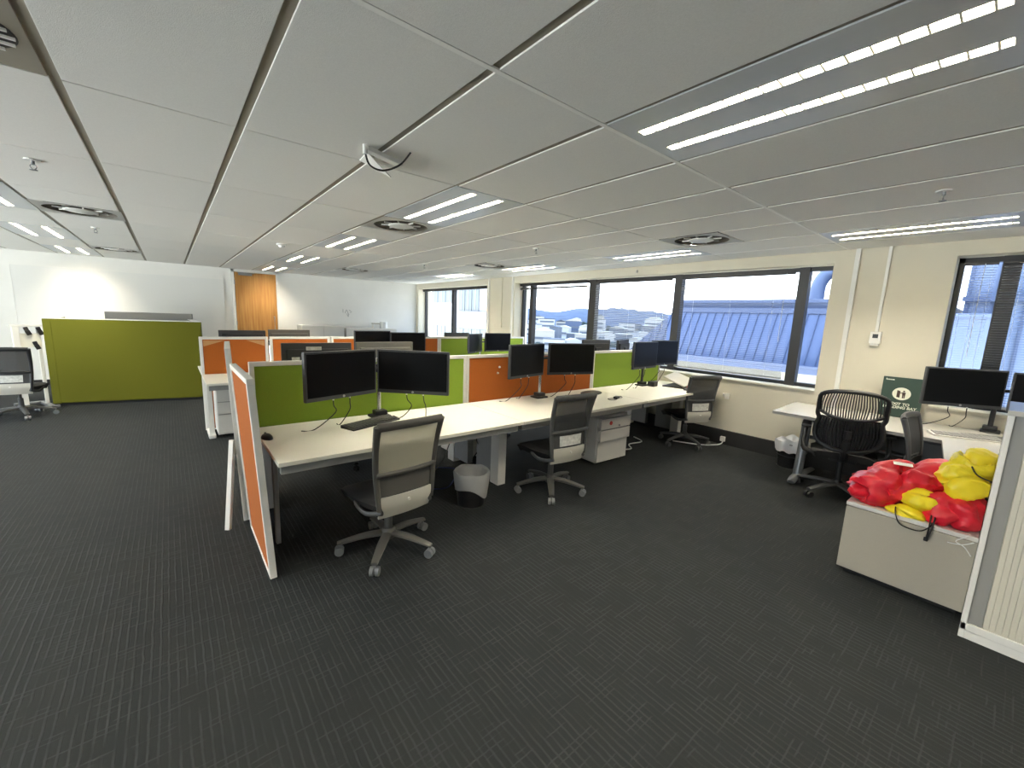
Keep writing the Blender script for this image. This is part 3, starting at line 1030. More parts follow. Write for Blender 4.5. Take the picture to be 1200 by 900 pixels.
pair(('left one of the two large near monitors, grey bezel, in front of the green divider', 'right one of the two large near monitors, angled with its right side forward'),
     (0.909, 2.938, 1.117, 0.300), (1.393, 2.864, 1.113, -0.780), (1.262, 3.20), 'chrome pole stand behind the two large near monitors', 1.20)
pair(('left monitor in front of the orange divider, grey and turned aside', 'right monitor in front of the orange divider, dark with glare on top'),
     (2.733, 3.067, 1.133, 0.20), (3.255, 2.958, 1.144, -0.28), (3.00, 3.17), 'chrome pole stand in front of the orange divider', 1.18)
pair(('left monitor of the pair nearest the window, reflecting the sky', 'right monitor of the pair nearest the window, beside the blind'),
     (4.492, 2.874, 1.158, 0.07), (5.10, 2.978, 1.165, -0.08), (4.84, 3.13), 'black pole stand of the pair nearest the window', 1.16, colr='black')
# backs seen over the front dividers (their users sit on the far side)
pair(('black monitor back with two white stickers above the left green divider', 'grey monitor back peeping between the two large near monitors'),
     (0.965, 3.80, 1.112, PI-0.02), (1.56, 3.80, 1.115, PI+0.02), (1.26, 3.52), 'pole stand behind the left green divider', 1.12, cables=False)
pair(('left of two dark monitor backs above the green divider by the window', 'right of two dark monitor backs above the green divider by the window'),
     (4.62, 3.78, 1.125, PI-0.05), (5.18, 3.74, 1.125, PI+0.35), (4.90, 3.53), 'pole stand behind the green divider by the window', 1.12, cables=False)
for o in bpy.data.objects:
    if o.get('label') == 'black monitor back with two white stickers above the left green divider':
        b = nb(); bx(b, -0.02, 0.10, 0.056, 0.058, 0.105, 0.135); obj('label_sticker', b, M['paper'], o)
        b = nb(); bx(b, 0.15, 0.21, 0.056, 0.058, 0.015, 0.05); obj('label_sticker', b, M['paper'], o)
    if o.get('label') == 'grey monitor back peeping between the two large near monitors':
        for c in kids(o):
            if c.name.startswith(('housing', 'back_cover')): c.data.materials[0] = M['chairgrey']
# second row, near side
pair(('left of two dark monitors in front of the long orange divider', 'right of two dark monitors in front of the long orange divider'),
     (2.30, 6.02, 1.12, 0.08), (2.84, 5.98, 1.10, -0.10), (2.58, 6.16), 'pole stand of the dark pair in the second row', 1.12, cables=False)
pair(('narrow looking monitor turned away in front of the second row green divider', 'black monitor facing the camera in front of the second row green divider'),
     (4.10, 5.98, 1.09, 0.55), (4.60, 6.00, 1.10, -0.05), (4.32, 6.17), 'pole stand near the second row green divider', 1.12, cables=False)
# second row, far side
pair(('black topped monitor back above the panel with peeling corners', 'silver monitor back above the second row orange divider'),
     (0.78, 6.90, 1.07, PI), (1.37, 6.90, 1.085, PI), (1.07, 6.62), 'pole stand behind the second row orange dividers', 1.12, cables=False)
for o in bpy.data.objects:
    if o.get('label') == 'silver monitor back above the second row orange divider':
        for c in kids(o):
            if c.name.startswith(('housing', 'back_cover')): c.data.materials[0] = M['chairgrey']
t = monitor('dark monitor back before the far window above the green divider', 4.30, 6.95, 1.06, PI, cables=False)
stand('pole stand behind the second row green divider', 4.30, 6.66, DZ, 1.10, [(4.30, 6.88, 1.06)])

# ------------------------------------------------------------------ office chairs
def chair_proto(label, loc, rz, frame='chairgrey', mesh='meshpale', low='chairgrey', pale='chairpale', base='chairgrey', arms=False, card=False, arot=0.2, group='mesh back task chairs', seatz=0.43):
    t = thing('task_chair', label, 'chair', loc, rz, group)
    # five star base
    b = nb(); lathe(b, [(0.0005, 0.075), (0.042, 0.08), (0.05, 0.10), (0.045, 0.135), (0.034, 0.15), (0.0005, 0.15)], 24)
    obj('hub', b, M[base], t, True)
    for k in range(5):
        a = arot+2*PI*k/5
        d = Vector((math.cos(a), math.sin(a), 0))
        b = nb()
        tube(b, [d*0.03+Vector((0, 0, 0.115)), d*0.16+Vector((0, 0, 0.108)), d*0.315+Vector((0, 0, 0.078))], [0.032, 0.030, 0.021], 8, 4, flat=0.62)
        l = obj('leg', b, M[base], t, True)
        b = nb()
        c = d*0.305
        s = Vector((-d.y, d.x, 0))
        for q in (-1, 1):
            cyl(b, c+s*q*0.006+Vector((0, 0, 0.028)), c+s*q*0.027+Vector((0, 0, 0.028)), 0.028, seg=18)
        cyl(b, c+Vector((0, 0, 0.03)), c+Vector((0, 0, 0.075)), 0.008, seg=8)
        obj('caster', b, M[base if base != 'chairgrey' else 'steel'], l, True)
    b = nb(); cyl(b, (0, 0, 0.14), (0, 0, 0.25), 0.026); cyl(b, (0, 0, 0.25), (0, 0, seatz-0.08), 0.016)
    obj('gas_lift', b, M[base], t, True)
    b = nb(); bx(b, -0.09, 0.09, -0.12, 0.13, seatz-0.085, seatz-0.035, 0.012)
    tube(b, [(0.09, 0.05, seatz-0.06), (0.20, 0.06, seatz-0.065), (0.235, 0.05, seatz-0.06)], 0.007, 6, 3)
    obj('mechanism', b, M['chairdark'], t)
    # seat cushion
    def seatf(u, v):
        x, y = (u-0.5)*2, (v-0.5)*2
        e = max(abs(x), abs(y))
        z = seatz+0.012-0.03*(max(0, y)**3)*1.0-0.05*max(0, e-0.72)**2*10*0.5
        sq = (1-0.10*y*y*abs(x)**3)
        return Vector((x*0.235*(1-0.10*max(0, -y))*sq, y*0.225+0.02, z))
    b = nb(); patch(b, seatf, 14, 14, 0.06)
    obj('seat', b, M['seat'], t, True)
    # back: profile in (half width, y, z)
    def prof(v):
        z = 0.335+v*0.605
        hw = 0.172+0.040*v+0.006*math.sin(v*PI)
        y = -0.245+0.035*math.sin(v*PI*0.9)-0.055*v*v
        if v < 0.15: y += 0.03*(0.15-v)/0.15
        return hw, y, z
    def bow(u, v):       # u -1..1 across
        hw, y, z = prof(v)
        return Vector((u*hw, y-0.030*(1-u*u)*(0.5+0.5*v), z))
    b = nb()
    for s in (-1, 1):
        tube(b, [bow(s, v) for v in (0.10, 0.25, 0.4, 0.55, 0.7, 0.85, 0.975)], [0.016, 0.018, 0.018, 0.018, 0.019, 0.021, 0.024], 8, 3, flat=0.8, upv=(0, 1, 0))
    tube(b, [bow(u/4, 0.965+0.012*(1-(u/4)**2)) for u in range(-4, 5)], 0.026, 8, 2, flat=0.7, upv=(0, 1, 0))
    obj('back_frame', b, M[frame], t, True)
    b = nb(); patch(b, lambda u, v: bow((u-0.5)*1.94, 0.49+v*0.46), 10, 8, 0.003)
    obj('back_mesh', b, M[mesh], t, True)
    b = nb(); tube(b, [bow(u/4, 0.475)+Vector((0, -0.012, 0)) for u in range(-4, 5)], 0.014, 8, 2, flat=1.0, upv=(0, 1, 0))
    obj('lumbar_bar', b, M[frame], t, True)
    b = nb(); patch(b, lambda u, v: bow((u-0.5)*1.92, 0.235+v*0.22)+Vector((0, 0.01, 0)), 10, 4, 0.004)
    obj('lower_mesh', b, M[low], t, True)
    b = nb(); patch(b, lambda u, v: bow((u-0.5)*2.02, 0.0+v*0.235)+Vector((0, -0.006+0.02*(1-v)**2, 0)), 10, 5, 0.012)
    obj('rear_panel', b, M[pale], t, True)
    b = nb(); c0 = bow(0, 0.17)+Vector((0, -0.006, 0)); cyl(b, c0+Vector((0, 0.0, 0)), c0+Vector((0, -0.010, 0)), 0.009, seg=12)
    obj('button', b, M['white'], t)
    if card:
        b = nb(); patch(b, lambda u, v: bow((u-0.5)*1.25, 0.265+v*0.15)+Vector((0, -0.008, 0)), 6, 3, 0.002)
        obj('card_pocket', b, M['paper'], t)
    # side struts from below the seat to the back
    for s in (-1, 1):
        b = nb(); tube(b, [(s*0.09, 0.06, seatz-0.06), (s*0.21, 0.02, seatz-0.04), (s*0.215, -0.12, seatz-0.07), (s*0.165, -0.235, seatz-0.045)], 0.012, 8, 4, flat=1.3)
        obj('back_strut', b, M[frame], t, True)
    if arms:
        for s in (-1, 1):
            b = nb(); tube(b, [(s*0.20, 0.0, seatz-0.05), (s*0.275, 0.0, seatz-0.02), (s*0.285, -0.02, seatz+0.10), (s*0.28, -0.02, seatz+0.20)], 0.015, 8, 4, flat=1.4)
            a_ = obj('armrest', b, M['black'], t, True)
            b = nb(); box(b, (s*0.28, 0.02, seatz+0.21), (0.075, 0.24, 0.028), None, 0.012)
            obj('arm_pad', b, M['black'], a_, True)
    return t
chair_proto('grey task chair with a pale see-through back, nearest the camera', (1.03, 2.475, 0), 0.10, frame='chairframe', arot=0.18)
chair_proto('grey task chair at the middle desk with a card in its back', (2.60, 2.545, 0), -0.10, mesh='meshdark', low='chairdark', frame='chairdark', card=True, arot=0.32)
chair_proto('dark task chair with a card, beside the window wall', (5.14, 2.62, 0), -0.42, mesh='meshdark', low='chairdark', frame='chairdark', base='chairdark', card=True, arot=0.9)
chair_proto('black backed task chair at the left picture edge beside the green booth', (-1.60, 8.28, 0), -0.10, frame='black', mesh='meshdark', low='chairdark', base='chairgrey', card=True, arot=0.1)
chair_proto('black task chair tucked behind the left green divider, only its base in view', (1.42, 4.25, 0), PI-0.2, frame='black', mesh='meshblack', low='black', pale='chairdark', base='black', arms=True)
chair_proto('black task chair with armrests behind the orange divider', (3.22, 4.36, 0), PI+0.5, frame='black', mesh='meshblack', low='black', pale='chairdark', base='black', arms=True)
chair_proto('dark task chair seen from the side behind the red and yellow bags', (4.30, 0.16, 0), PI-0.05, frame='chairdark', mesh='meshdark', low='black', pale='chairdark', base='black')

# black slatted back chair at the right hand desk
def slat_chair(label, loc, rz):
    t = thing('slatted_chair', label, 'chair', loc, rz)
    b = nb(); lathe(b, [(0.0005, 0.07), (0.045, 0.075), (0.05, 0.11), (0.035, 0.15), (0.0005, 0.15)], 24)
    obj('hub', b, M['black'], t, True)
    for k in range(5):
        a = 0.25+2*PI*k/5
        d = Vector((math.cos(a), math.sin(a), 0))
        b = nb(); tube(b, [d*0.03+Vector((0, 0, 0.115)), d*0.17+Vector((0, 0, 0.105)), d*0.33+Vector((0, 0, 0.08))], [0.034, 0.032, 0.022], 8, 4, flat=0.6)
        l = obj('leg', b, M['chairdark'], t, True)
        b = nb()
        c = d*0.32; s = Vector((-d.y, d.x, 0))
        for q in (-1, 1): cyl(b, c+s*q*0.006+Vector((0, 0, 0.03)), c+s*q*0.028+Vector((0, 0, 0.03)), 0.030, seg=18)
        obj('caster', b, M['black'], l, True)
    b = nb(); cyl(b, (0, 0, 0.14), (0, 0, 0.40), 0.024); bx(b, -0.10, 0.10, -0.16, 0.12, 0.36, 0.42, 0.015)
    tube(b, [(0, -0.12, 0.39), (0, -0.24, 0.42), (0, -0.275, 0.56), (0, -0.275, 0.68)], 0.03, 8, 5, flat=1.0)
    obj('gas_lift', b, M['black'], t, True)
    def seatf(u, v):
        x, y = (u-0.5)*2, (v-0.5)*2
        return Vector((x*0.245*(1-0.12*abs(y)**4), y*0.23+0.02, 0.455-0.03*max(0, y)**3-0.02*abs(x)**6))
    b = nb(); patch(b, seatf, 14, 14, 0.06)
    obj('seat', b, M['seat'], t, True)
    def surf(u, z):          # u -1..1
        v = (z-0.50)/0.52
        if z > 0.80: hw = 0.232
        else: hw = 0.232-0.022*math.exp(-((z-0.79)/0.035)**2)
        lowr = max(0.0, (0.62-z)/0.12)
        hw *= math.sqrt(max(0.0, 1-min(1, lowr)**2*0.55))
        topr = max(0.0, (z-0.94)/0.09)
        hw *= math.sqrt(max(0.0, 1-min(1.0, topr)**2*0.35))
        y = -0.235-0.055*max(0, v)-0.05*(1-u*u)*0.8+0.02*math.sin(v*PI)
        return Vector((u*hw, y, z))
    outline = [surf(-0.75, 1.018), surf(-0.35, 1.03), surf(0, 1.033), surf(0.35, 1.03), surf(0.75, 1.018), surf(1, 0.985), surf(1, 0.92), surf(1, 0.86), surf(1, 0.805),
               surf(0.995, 0.765), surf(1, 0.70), surf(1, 0.62), surf(0.95, 0.55), surf(0.7, 0.505), surf(0.3, 0.495), surf(-0.3, 0.495), surf(-0.7, 0.505), surf(-0.95, 0.55),
               surf(-1, 0.62), surf(-1, 0.70), surf(-0.995, 0.765), surf(-1, 0.805), surf(-1, 0.86), surf(-1, 0.92), surf(-1, 0.985)]
    b = nb(); tube(b, outline, 0.019, 8, 3, True, flat=1.0, upv=(0, 1, 0))
    obj('back_frame', b, M['black'], t, True)
    b = nb()
    tube(b, [surf(-0.98, 0.84), surf(-0.7, 0.80), surf(-0.3, 0.783), surf(0, 0.78), surf(0.3, 0.783), surf(0.7, 0.80), surf(0.98, 0.84)], 0.015, 8, 3, upv=(0, 1, 0))
    obj('cross_band', b, M['black'], t, True)
    b = nb()
    for k in range(-11, 12):
        u = k/12.2
        zb = 0.785+0.05*u*u
        zt = 1.025-0.02*abs(u)**3*2
        tube(b, [surf(u, zb), surf(u, (zb+zt)/2), surf(u, zt)], 0.0052, 6, 2, upv=(1, 0, 0))
    obj('back_slats', b, M['black'], t, True)
    b = nb(); patch(b, lambda u, v: surf((u-0.5)*1.95, 0.50+v*0.29)+Vector((0, 0.004, 0)), 16, 10, 0.004)
    obj('lower_back', b, M['meshblack'], t, True)
    b = nb(); 
    for k in range(-10, 11):
        u = k/10.6
        tube(b, [surf(u, 0.515+0.03*abs(u)), surf(u, 0.65), surf(u, 0.775)], 0.004, 6, 2, upv=(1, 0, 0))
    obj('lower_slats', b, M['black'], t, True)
    for s in (-1, 1):
        b = nb(); tube(b, [(s*0.12, -0.10, 0.40), (s*0.29, -0.09, 0.42), (s*0.305, -0.06, 0.55), (s*0.30, -0.04, 0.63)], 0.018, 8, 4, flat=1.4)
        a_ = obj('armrest', b, M['black'], t, True)
        b = nb(); box(b, (s*0.30, 0.02, 0.642), (0.08, 0.25, 0.026), None, 0.012)
        obj('arm_pad', b, M['black'], a_, True)
    return t
slat_chair('black office chair with a vertically slatted back at the right hand desk', (4.80, 0.905, 0), -1.33)

# ------------------------------------------------------------------ pedestals
def pedestal(label, x, y, rz, w=0.42, d=0.55, h=0.537, tag_=False, drawers=(0.135, 0.135, 0.22), open_=0.0, group='drawer pedestals under the desks'):
    t = thing('drawer_pedestal', label, 'pedestal', (x, y, 0), rz, group)
    b = nb(); bx(b, -w/2, w/2, -d/2+0.02, d/2, 0.035, h, 0.005)
    obj('body', b, M['pedestal'], t)
    z = h-0.012
    for k, dh in enumerate(drawers):
        off = open_ if k < 2 else 0
        b = nb(); bx(b, -w/2+0.006, w/2-0.006, -d/2-off, -d/2+0.018-off, z-dh+0.004, z-0.004, 0.004)
        if off: bx(b, -w/2+0.02, w/2-0.02, -d/2+0.018-off, -d/2+0.03, z-dh+0.02, z-0.02)
        dr = obj('drawer', b, M['pedestal'], t)
        b = nb(); bx(b, -w/2+0.012, w/2-0.012, -d/2-off-0.002, -d/2+0.006-off, z-0.008, z-0.003)
        obj('grip_groove', b, M['deskedge'], dr)
        if k == 0 and tag_:
            b = nb(); cyl(b, (-0.09, -d/2-off, z-0.06), (-0.09, -d/2-off-0.004, z-0.06), 0.022, seg=20)
            obj('sticker', b, M['redtag'], dr)
            b = nb(); cyl(b, (0.05, -d/2-off, z-0.10), (0.05, -d/2-off-0.008, z-0.10), 0.010, seg=14)
            obj('lock', b, M['steel'], dr)
        z -= dh
    b = nb()
    for sx_ in (-1, 1):
        for sy_ in (-1, 1): cyl(b, (sx_*(w/2-0.05)-0.01, sy_*(d/2-0.07), 0.018), (sx_*(w/2-0.05)+0.01, sy_*(d/2-0.07), 0.018), 0.018, seg=12)
    obj('caster', b, M['black'], t)
    return t
pedestal('white drawer pedestal with a round red sticker under the middle desk', 3.70, 2.99, -0.04, 0.50, 0.62, 0.545, True, (0.125, 0.135, 0.235), 0.03)
pedestal('white three drawer pedestal under the left end of the second row', 0.56, 6.07, 0.0, 0.40, 0.40, 0.60, False, (0.15, 0.15, 0.24))
pedestal('grey white pedestal glimpsed beyond the middle desk', 2.55, 3.85, PI, 0.42, 0.5, 0.55, False, (0.13, 0.13, 0.23))

# ------------------------------------------------------------------ right hand desk
t = thing('corner_desk', 'cream corner desk on a grey T leg at the right hand windows', 'desk', (5.1, 0.7, 0))
b = nb()
prism(b, [(-0.42, 0.79), (-0.42, -0.42), (-1.22, -0.50), (-1.22, -1.20), (0.40, -1.20), (0.40, 0.83)], 'Z', DZ-0.028, DZ)
obj('desktop', b, M['bluetop'], t)
def tleg(x, y):
    b = nb()
    tube(b, [(x-0.19, y, 0.06), (x-0.15, y, 0.35), (x-0.11, y, 0.60), (x-0.05, y, 0.685)], 0.042, 12, 5, flat=0.75)
    obj('leg', b, M['steel'], t, True)
    b = nb(); tube(b, [(x-0.36, y, 0.022), (x-0.2, y, 0.05), (x+0.3, y, 0.022)], [0.036, 0.045, 0.03], 10, 4, flat=0.55)
    obj('foot', b, M['steel'], t, True)
    b = nb(); tube(b, [(x-0.16, y, 0.665), (x+0.3, y, 0.665)], 0.022, 8, 1)
    obj('bracket', b, M['steel'], t, True)
tleg(0.0, 0.56)
tleg(0.0, -0.95)
b = nb(); tube(b, [(-0.06, 0.56, 0.45), (-0.06, -0.95, 0.45)], 0.02, 8, 1); tube(b, [(-0.02, 0.56, 0.62), (-0.02, -0.95, 0.62)], 0.022, 8, 1)
obj('cross_rail', b, M['chairdark'], t, True)
b = nb(); bx(b, 0.02, 0.04, -0.9, 0.5, 0.34, 0.66)
obj('modesty_panel', b, M['chairdark'], t)
b = nb(); cyl(b, (-1.10, -1.05, 0), (-1.10, -1.05, DZ-0.028), 0.03)
obj('leg', b, M['steel'], t, True)

R1 = (5.31, 0.253, 1.096, -0.99)
R2 = (5.47, -0.285, 1.09, -1.45)
monitor('wide black monitor on the right hand desk beside the green sign', *R1, w=0.56, h=0.335)
monitor('black monitor cut by the right picture edge above the white cabinet', *R2, w=0.56, h=0.335, cables=False)
stand('pole stand behind the monitors on the right hand desk', 5.49, 0.06, DZ, 1.10, [mback(*R1), mback(*R2, d=0.07)], colr='black')

def keyboard(label, x, y, z, rz, w=0.44, d=0.14, m='black', km='chairdark', group='keyboards on the desks'):
    t = thing('keyboard', label, 'keyboard', (x, y, z), rz, group)
    b = nb(); prism(b, [(-d/2, 0), (d/2, 0), (d/2, 0.022), (-d/2, 0.010)], 'X', -w/2, w/2)
    obj('case', b, M[m], t)
    b = nb()
    a = math.atan2(0.012, d)
    rows, cols = 5, 15
    for r in range(rows):
        for c in range(cols):
            xx = -w/2+0.018+(w-0.036)*(c+0.5)/cols
            yy = -d/2+0.014+(d-0.028)*(r+0.5)/rows
            zz = 0.010+0.012*(yy+d/2)/d+0.003
            box(b, (xx, yy, zz), ((w-0.036)/cols*0.84, (d-0.028)/rows*0.82, 0.006), rotx(a))
    obj('keys', b, M[km], t)
    return t
keyboard('black keyboard half hidden by the nearest chair back', 1.13, 3.01, DZ, 0.35)
keyboard('pale keyboard on the right hand desk', 4.98, 0.17, DZ, -1.15, m='pedestal', km='tambourgrey')
keyboard('thin dark keyboard lying behind the pale one', 5.10, 0.02, DZ, -1.10, 0.36, 0.11, m='black', km='chairdark')

def mouse(label, x, y, z, rz):
    t = thing('computer_mouse', label, 'mouse', (x, y, z), rz, 'computer mice')
    b = nb(); tt = bmesh.new(); bmesh.ops.create_uvsphere(tt, u_segments=20, v_segments=12, radius=1)
    for v in tt.verts:
        v.co = Vector((v.co.x*0.031*(1+0.08*v.co.y), v.co.y*0.054, max(0, v.co.z)*0.034+0.002))
    _merge(b, tt)
    obj('shell', b, M['black'], t, True)
    b = nb(); cyl(b, (-0.004, 0.028, 0.030), (0.004, 0.028, 0.030), 0.008, seg=12)
    obj('wheel', b, M['chairdark'], t)
mouse('black mouse at the left end of the front desk', 0.435, 2.98, DZ, 0.2)
mouse('small dark mouse beside the pale keyboard', 4.84, 0.47, DZ, -1.1)

# desk clutter
t = thing('power_adapter', 'dark adapter with a tangle of wires on the middle desk', 'adapter', (3.72, 2.70, DZ))
b = nb(); box(b, (0, 0, 0.014), (0.085, 0.045, 0.026), rotz(0.3), 0.006)
obj('adapter_body', b, M['black'], t)
b = nb()
tube(b, [(-0.04, 0, 0.01), (-0.11, 0.03, 0.005), (-0.13, -0.02, 0.004), (-0.08, -0.05, 0.004), (-0.04, -0.03, 0.004)], 0.003, 6, 6)
tube(b, [(0.04, 0.01, 0.01), (0.10, 0.0, 0.004), (0.15, 0.05, 0.004), (0.08, 0.08, 0.004), (0.12, 0.10, 0.004)], 0.003, 6, 6)
obj('cable', b, M['cable'], t)
t = thing('mouse_mat', 'black oval monitor foot lying flat beside the middle chair', 'mat', (3.74, 3.07, DZ), 0.2)
b = nb(); lathe(b, [(0.0005, 0.0), (0.17, 0.0), (0.172, 0.005), (0.165, 0.009), (0.0005, 0.010)], 40, sy=0.6)
obj('plate', b, M['black'], t, True)
t = thing('docking_box', 'small black box beside the pole of the window monitors', 'box', (4.93, 3.02, DZ), 0.1)
b = nb(); bx(b, -0.06, 0.06, -0.045, 0.045, 0, 0.065, 0.008)
obj('box_body', b, M['black'], t)
b = nb(); bx(b, -0.05, 0.05, -0.047, -0.043, 0.015, 0.05, 0.003)
obj('front_plate', b, M['chairdark'], t)
# laptop stand with pale top and red tag
t = thing('laptop_stand', 'tilted dark stand with a pale board and red tag near the window', 'stand', (5.27, 2.83, DZ), 0.15)
b = nb(); box(b, (0, 0, 0.10), (0.40, 0.30, 0.016), rotx(0.34) @ roty(-0.10), 0.004)
obj('top_board', b, M['chairpale'], t)
b = nb(); bx(b, -0.20, 0.20, -0.15, 0.15, 0.0, 0.014, 0.004)
obj('base', b, M['black'], t)
b = nb()
for sx_ in (-0.17, -0.06, 0.06, 0.17):
    tube(b, [(sx_, -0.10, 0.014), (sx_+0.02, 0.04, 0.10)], 0.008, 6, 1)
obj('strut', b, M['black'], t)
b = nb(); box(b, (-0.11, -0.154, 0.022), (0.075, 0.004, 0.040), None)
obj('red_tag', b, M['redtag'], t)
t = thing('slim_laptop', 'closed dark slim laptop at the front edge of the window desk', 'laptop', (5.18, 2.60, DZ), 0.2)
b = nb(); bx(b, -0.17, 0.17, -0.05, 0.06, 0, 0.010, 0.003)
obj('laptop_base', b, M['black'], t)
b = nb(); bx(b, -0.17, 0.17, -0.05, 0.06, 0.0105, 0.017, 0.003)
obj('lid', b, M['chairdark'], t)
# white bracket on the wall behind chair
t = thing('wall_bracket', 'small white bracket on the wall below the sill by the window chair', 'bracket', (XW, 2.33, 0.60))
b = nb(); bx(b, -0.012, 0.0, -0.03, 0.03, 0.0, 0.08, 0.003)
obj('plate', b, M['white'], t)
b = nb(); box(b, (-0.06, 0.02, 0.06), (0.11, 0.02, 0.02), rotz(0.3) @ roty(0.5), 0.004)
obj('arm', b, M['white'], t)

# flat black device on second row (below black monitor)
t = thing('desktop_dock', 'flat black case in front of the second row black monitor', 'computer', (4.62, 5.72, DZ))
b = nb(); bx(b, -0.26, 0.26, -0.13, 0.13, 0.0, 0.19, 0.008)
obj('case', b, M['black'], t)
b = nb(); bx(b, -0.25, 0.25, -0.133, -0.128, 0.015, 0.175, 0.003)
obj('front_plate', b, M['bezel'], t)
t = thing('document_tray', 'grey white tray under the narrow second row monitor', 'tray', (4.05, 5.75, DZ))
b = nb(); bx(b, -0.15, 0.15, -0.12, 0.12, 0, 0.008); bx(b, -0.15, -0.142, -0.12, 0.12, 0, 0.15); bx(b, 0.142, 0.15, -0.12, 0.12, 0, 0.15); bx(b, -0.15, 0.15, 0.112, 0.12, 0, 0.15)
obj('tray_shell', b, M['pedestal'], t)
b = nb(); bx(b, -0.13, 0.13, -0.11, 0.105, 0.008, 0.13)
obj('papers', b, M['paper'], t)

# ------------------------------------------------------------------ bins
t = thing('waste_bin', 'black waste bin with a grey liner folded over, by the middle desk leg', 'bin', (1.86, 2.73, 0))
b = nb(); lathe(b, [(0.0005, 0.004), (0.108, 0.004), (0.112, 0.0), (0.138, 0.262), (0.139, 0.266), (0.134, 0.262), (0.104, 0.01), (0.0005, 0.01)], 40)
obj('bin_body', b, M['black'], t, True)
def wob(k, a, r, z):
    if k == 0:
        zz = 0.125+0.045*math.sin(a*2.0+0.8)+0.02*math.sin(a*3+1)
        return 0.124+(zz/0.266)*0.027, zz
    if k == 1: return r+0.002*math.sin(9*a), z+0.004*math.sin(2*a+1)
    if k >= 3: return max(0.0005, r+0.002*math.sin(11*a+k)), z+0.004*math.sin(5*a)
    return r+0.002*math.sin(13*a), z
b = nb(); lathe(b, [(0.133, 0.11), (0.149, 0.22), (0.152, 0.272), (0.146, 0.288), (0.130, 0.276), (0.114, 0.17), (0.09, 0.06), (0.0005, 0.05)], 48, wob=wob)
obj('liner', b, M['liner'], t, True)

t = thing('wire_bin', 'black wire bin with a crumpled white bag under the right window', 'bin', (5.33, 1.46, 0))
b = nb(); lathe(b, [(0.0005, 0.004), (0.115, 0.004), (0.14, 0.28), (0.138, 0.28), (0.112, 0.008), (0.0005, 0.008)], 36)
obj('basket', b, M['wire'], t, True)
b = nb()
for (r, z) in ((0.117, 0.006), (0.128, 0.14), (0.142, 0.282)):
    tube(b, [(r*math.cos(2*PI*i/24), r*math.sin(2*PI*i/24), z) for i in range(24)], 0.005, 6, 1, True)
obj('rim', b, M['black'], t, True)
def wob2(k, a, r, z):
    n_ = noise.noise(Vector((math.cos(a)*2, math.sin(a)*2, k*0.8)))
    return r*(1+0.18*n_), z+0.05*n_*(1 if k in (0, 1, 4) else 0.5)
b = nb(); lathe(b, [(0.150, 0.19), (0.163, 0.25), (0.155, 0.30), (0.12, 0.325), (0.07, 0.30), (0.0005, 0.27)], 40, wob=wob2)
obj('bag', b, M['linerwhite'], t, True)

# ------------------------------------------------------------------ right foreground: low cabinet, tambour cabinet, bags
t = thing('low_cabinet', 'low beige grey cabinet with red and yellow bags on top', 'cabinet', (3.53, 0.20, 0))
b = nb(); bx(b, -0.243, 0.26, -0.2135, 0.352, 0.035, 0.452, 0.004)
obj('body', b, M['cabinet'], t)
b = nb(); bx(b, -0.258, 0.262, -0.2140, 0.354, 0.452, 0.476, 0.004)
obj('top', b, M['pedestal'], t)
b = nb(); bx(b, -0.258, -0.244, -0.2135, 0.352, 0.035, 0.448, 0.003)
obj('front_panel', b, M['cabinet'], t)
b = nb(); bx(b, -0.22, 0.24, -0.19, 0.32, 0, 0.035)
obj('plinth', b, M['blackmatte'], t)

t = thing('tambour_cabinet', 'tall white cabinet with a ribbed sliding front at the right picture edge', 'cabinet', (3.29, -0.62, 0))
HX, HY, HT = 0.22, 0.605, 1.205
b = nb()
bx(b, -HX, HX, HY-0.022, HY, 0.0, HT-0.025, 0.003); bx(b, -HX, HX, -HY, -HY+0.022, 0.0, HT-0.025, 0.003)
bx(b, HX-0.015, HX, -HY+0.022, HY-0.022, 0.05, HT-0.025); bx(b, -HX+0.005, HX, -HY+0.022, HY-0.022, 0.05, 0.075); bx(b, -HX+0.003, HX, -HY+0.022, HY-0.022, 0.0, 0.05)
obj('carcass', b, M['white'], t)
b = nb(); bx(b, -HX-0.008, HX, -HY-0.004, HY+0.004, HT-0.025, HT, 0.003)
obj('top', b, M['bluetop'], t)
b = nb(); bx(b, -HX, -HX+0.012, -HY, HY, 0.045, 0.085, 0.003)
obj('bottom_rail', b, M['white'], t)
b = nb(); bx(b, -HX+0.012, -HX+0.026, HY-0.072, HY-0.022, 0.085, HT-0.025)
obj('side_strip', b, M['tambourgrey'], t)
b = nb()
bx(b, -HX+0.018, -HX+0.022, -HY+0.025, HY-0.072, 0.085, HT-0.027)
y = HY-0.074
while y > -HY+0.03:
    bx(b, -HX+0.008, -HX+0.020, y-0.0205, y, 0.085, HT-0.027, 0.002)
    y -= 0.021
obj('tambour_door', b, M['tambour'], t)

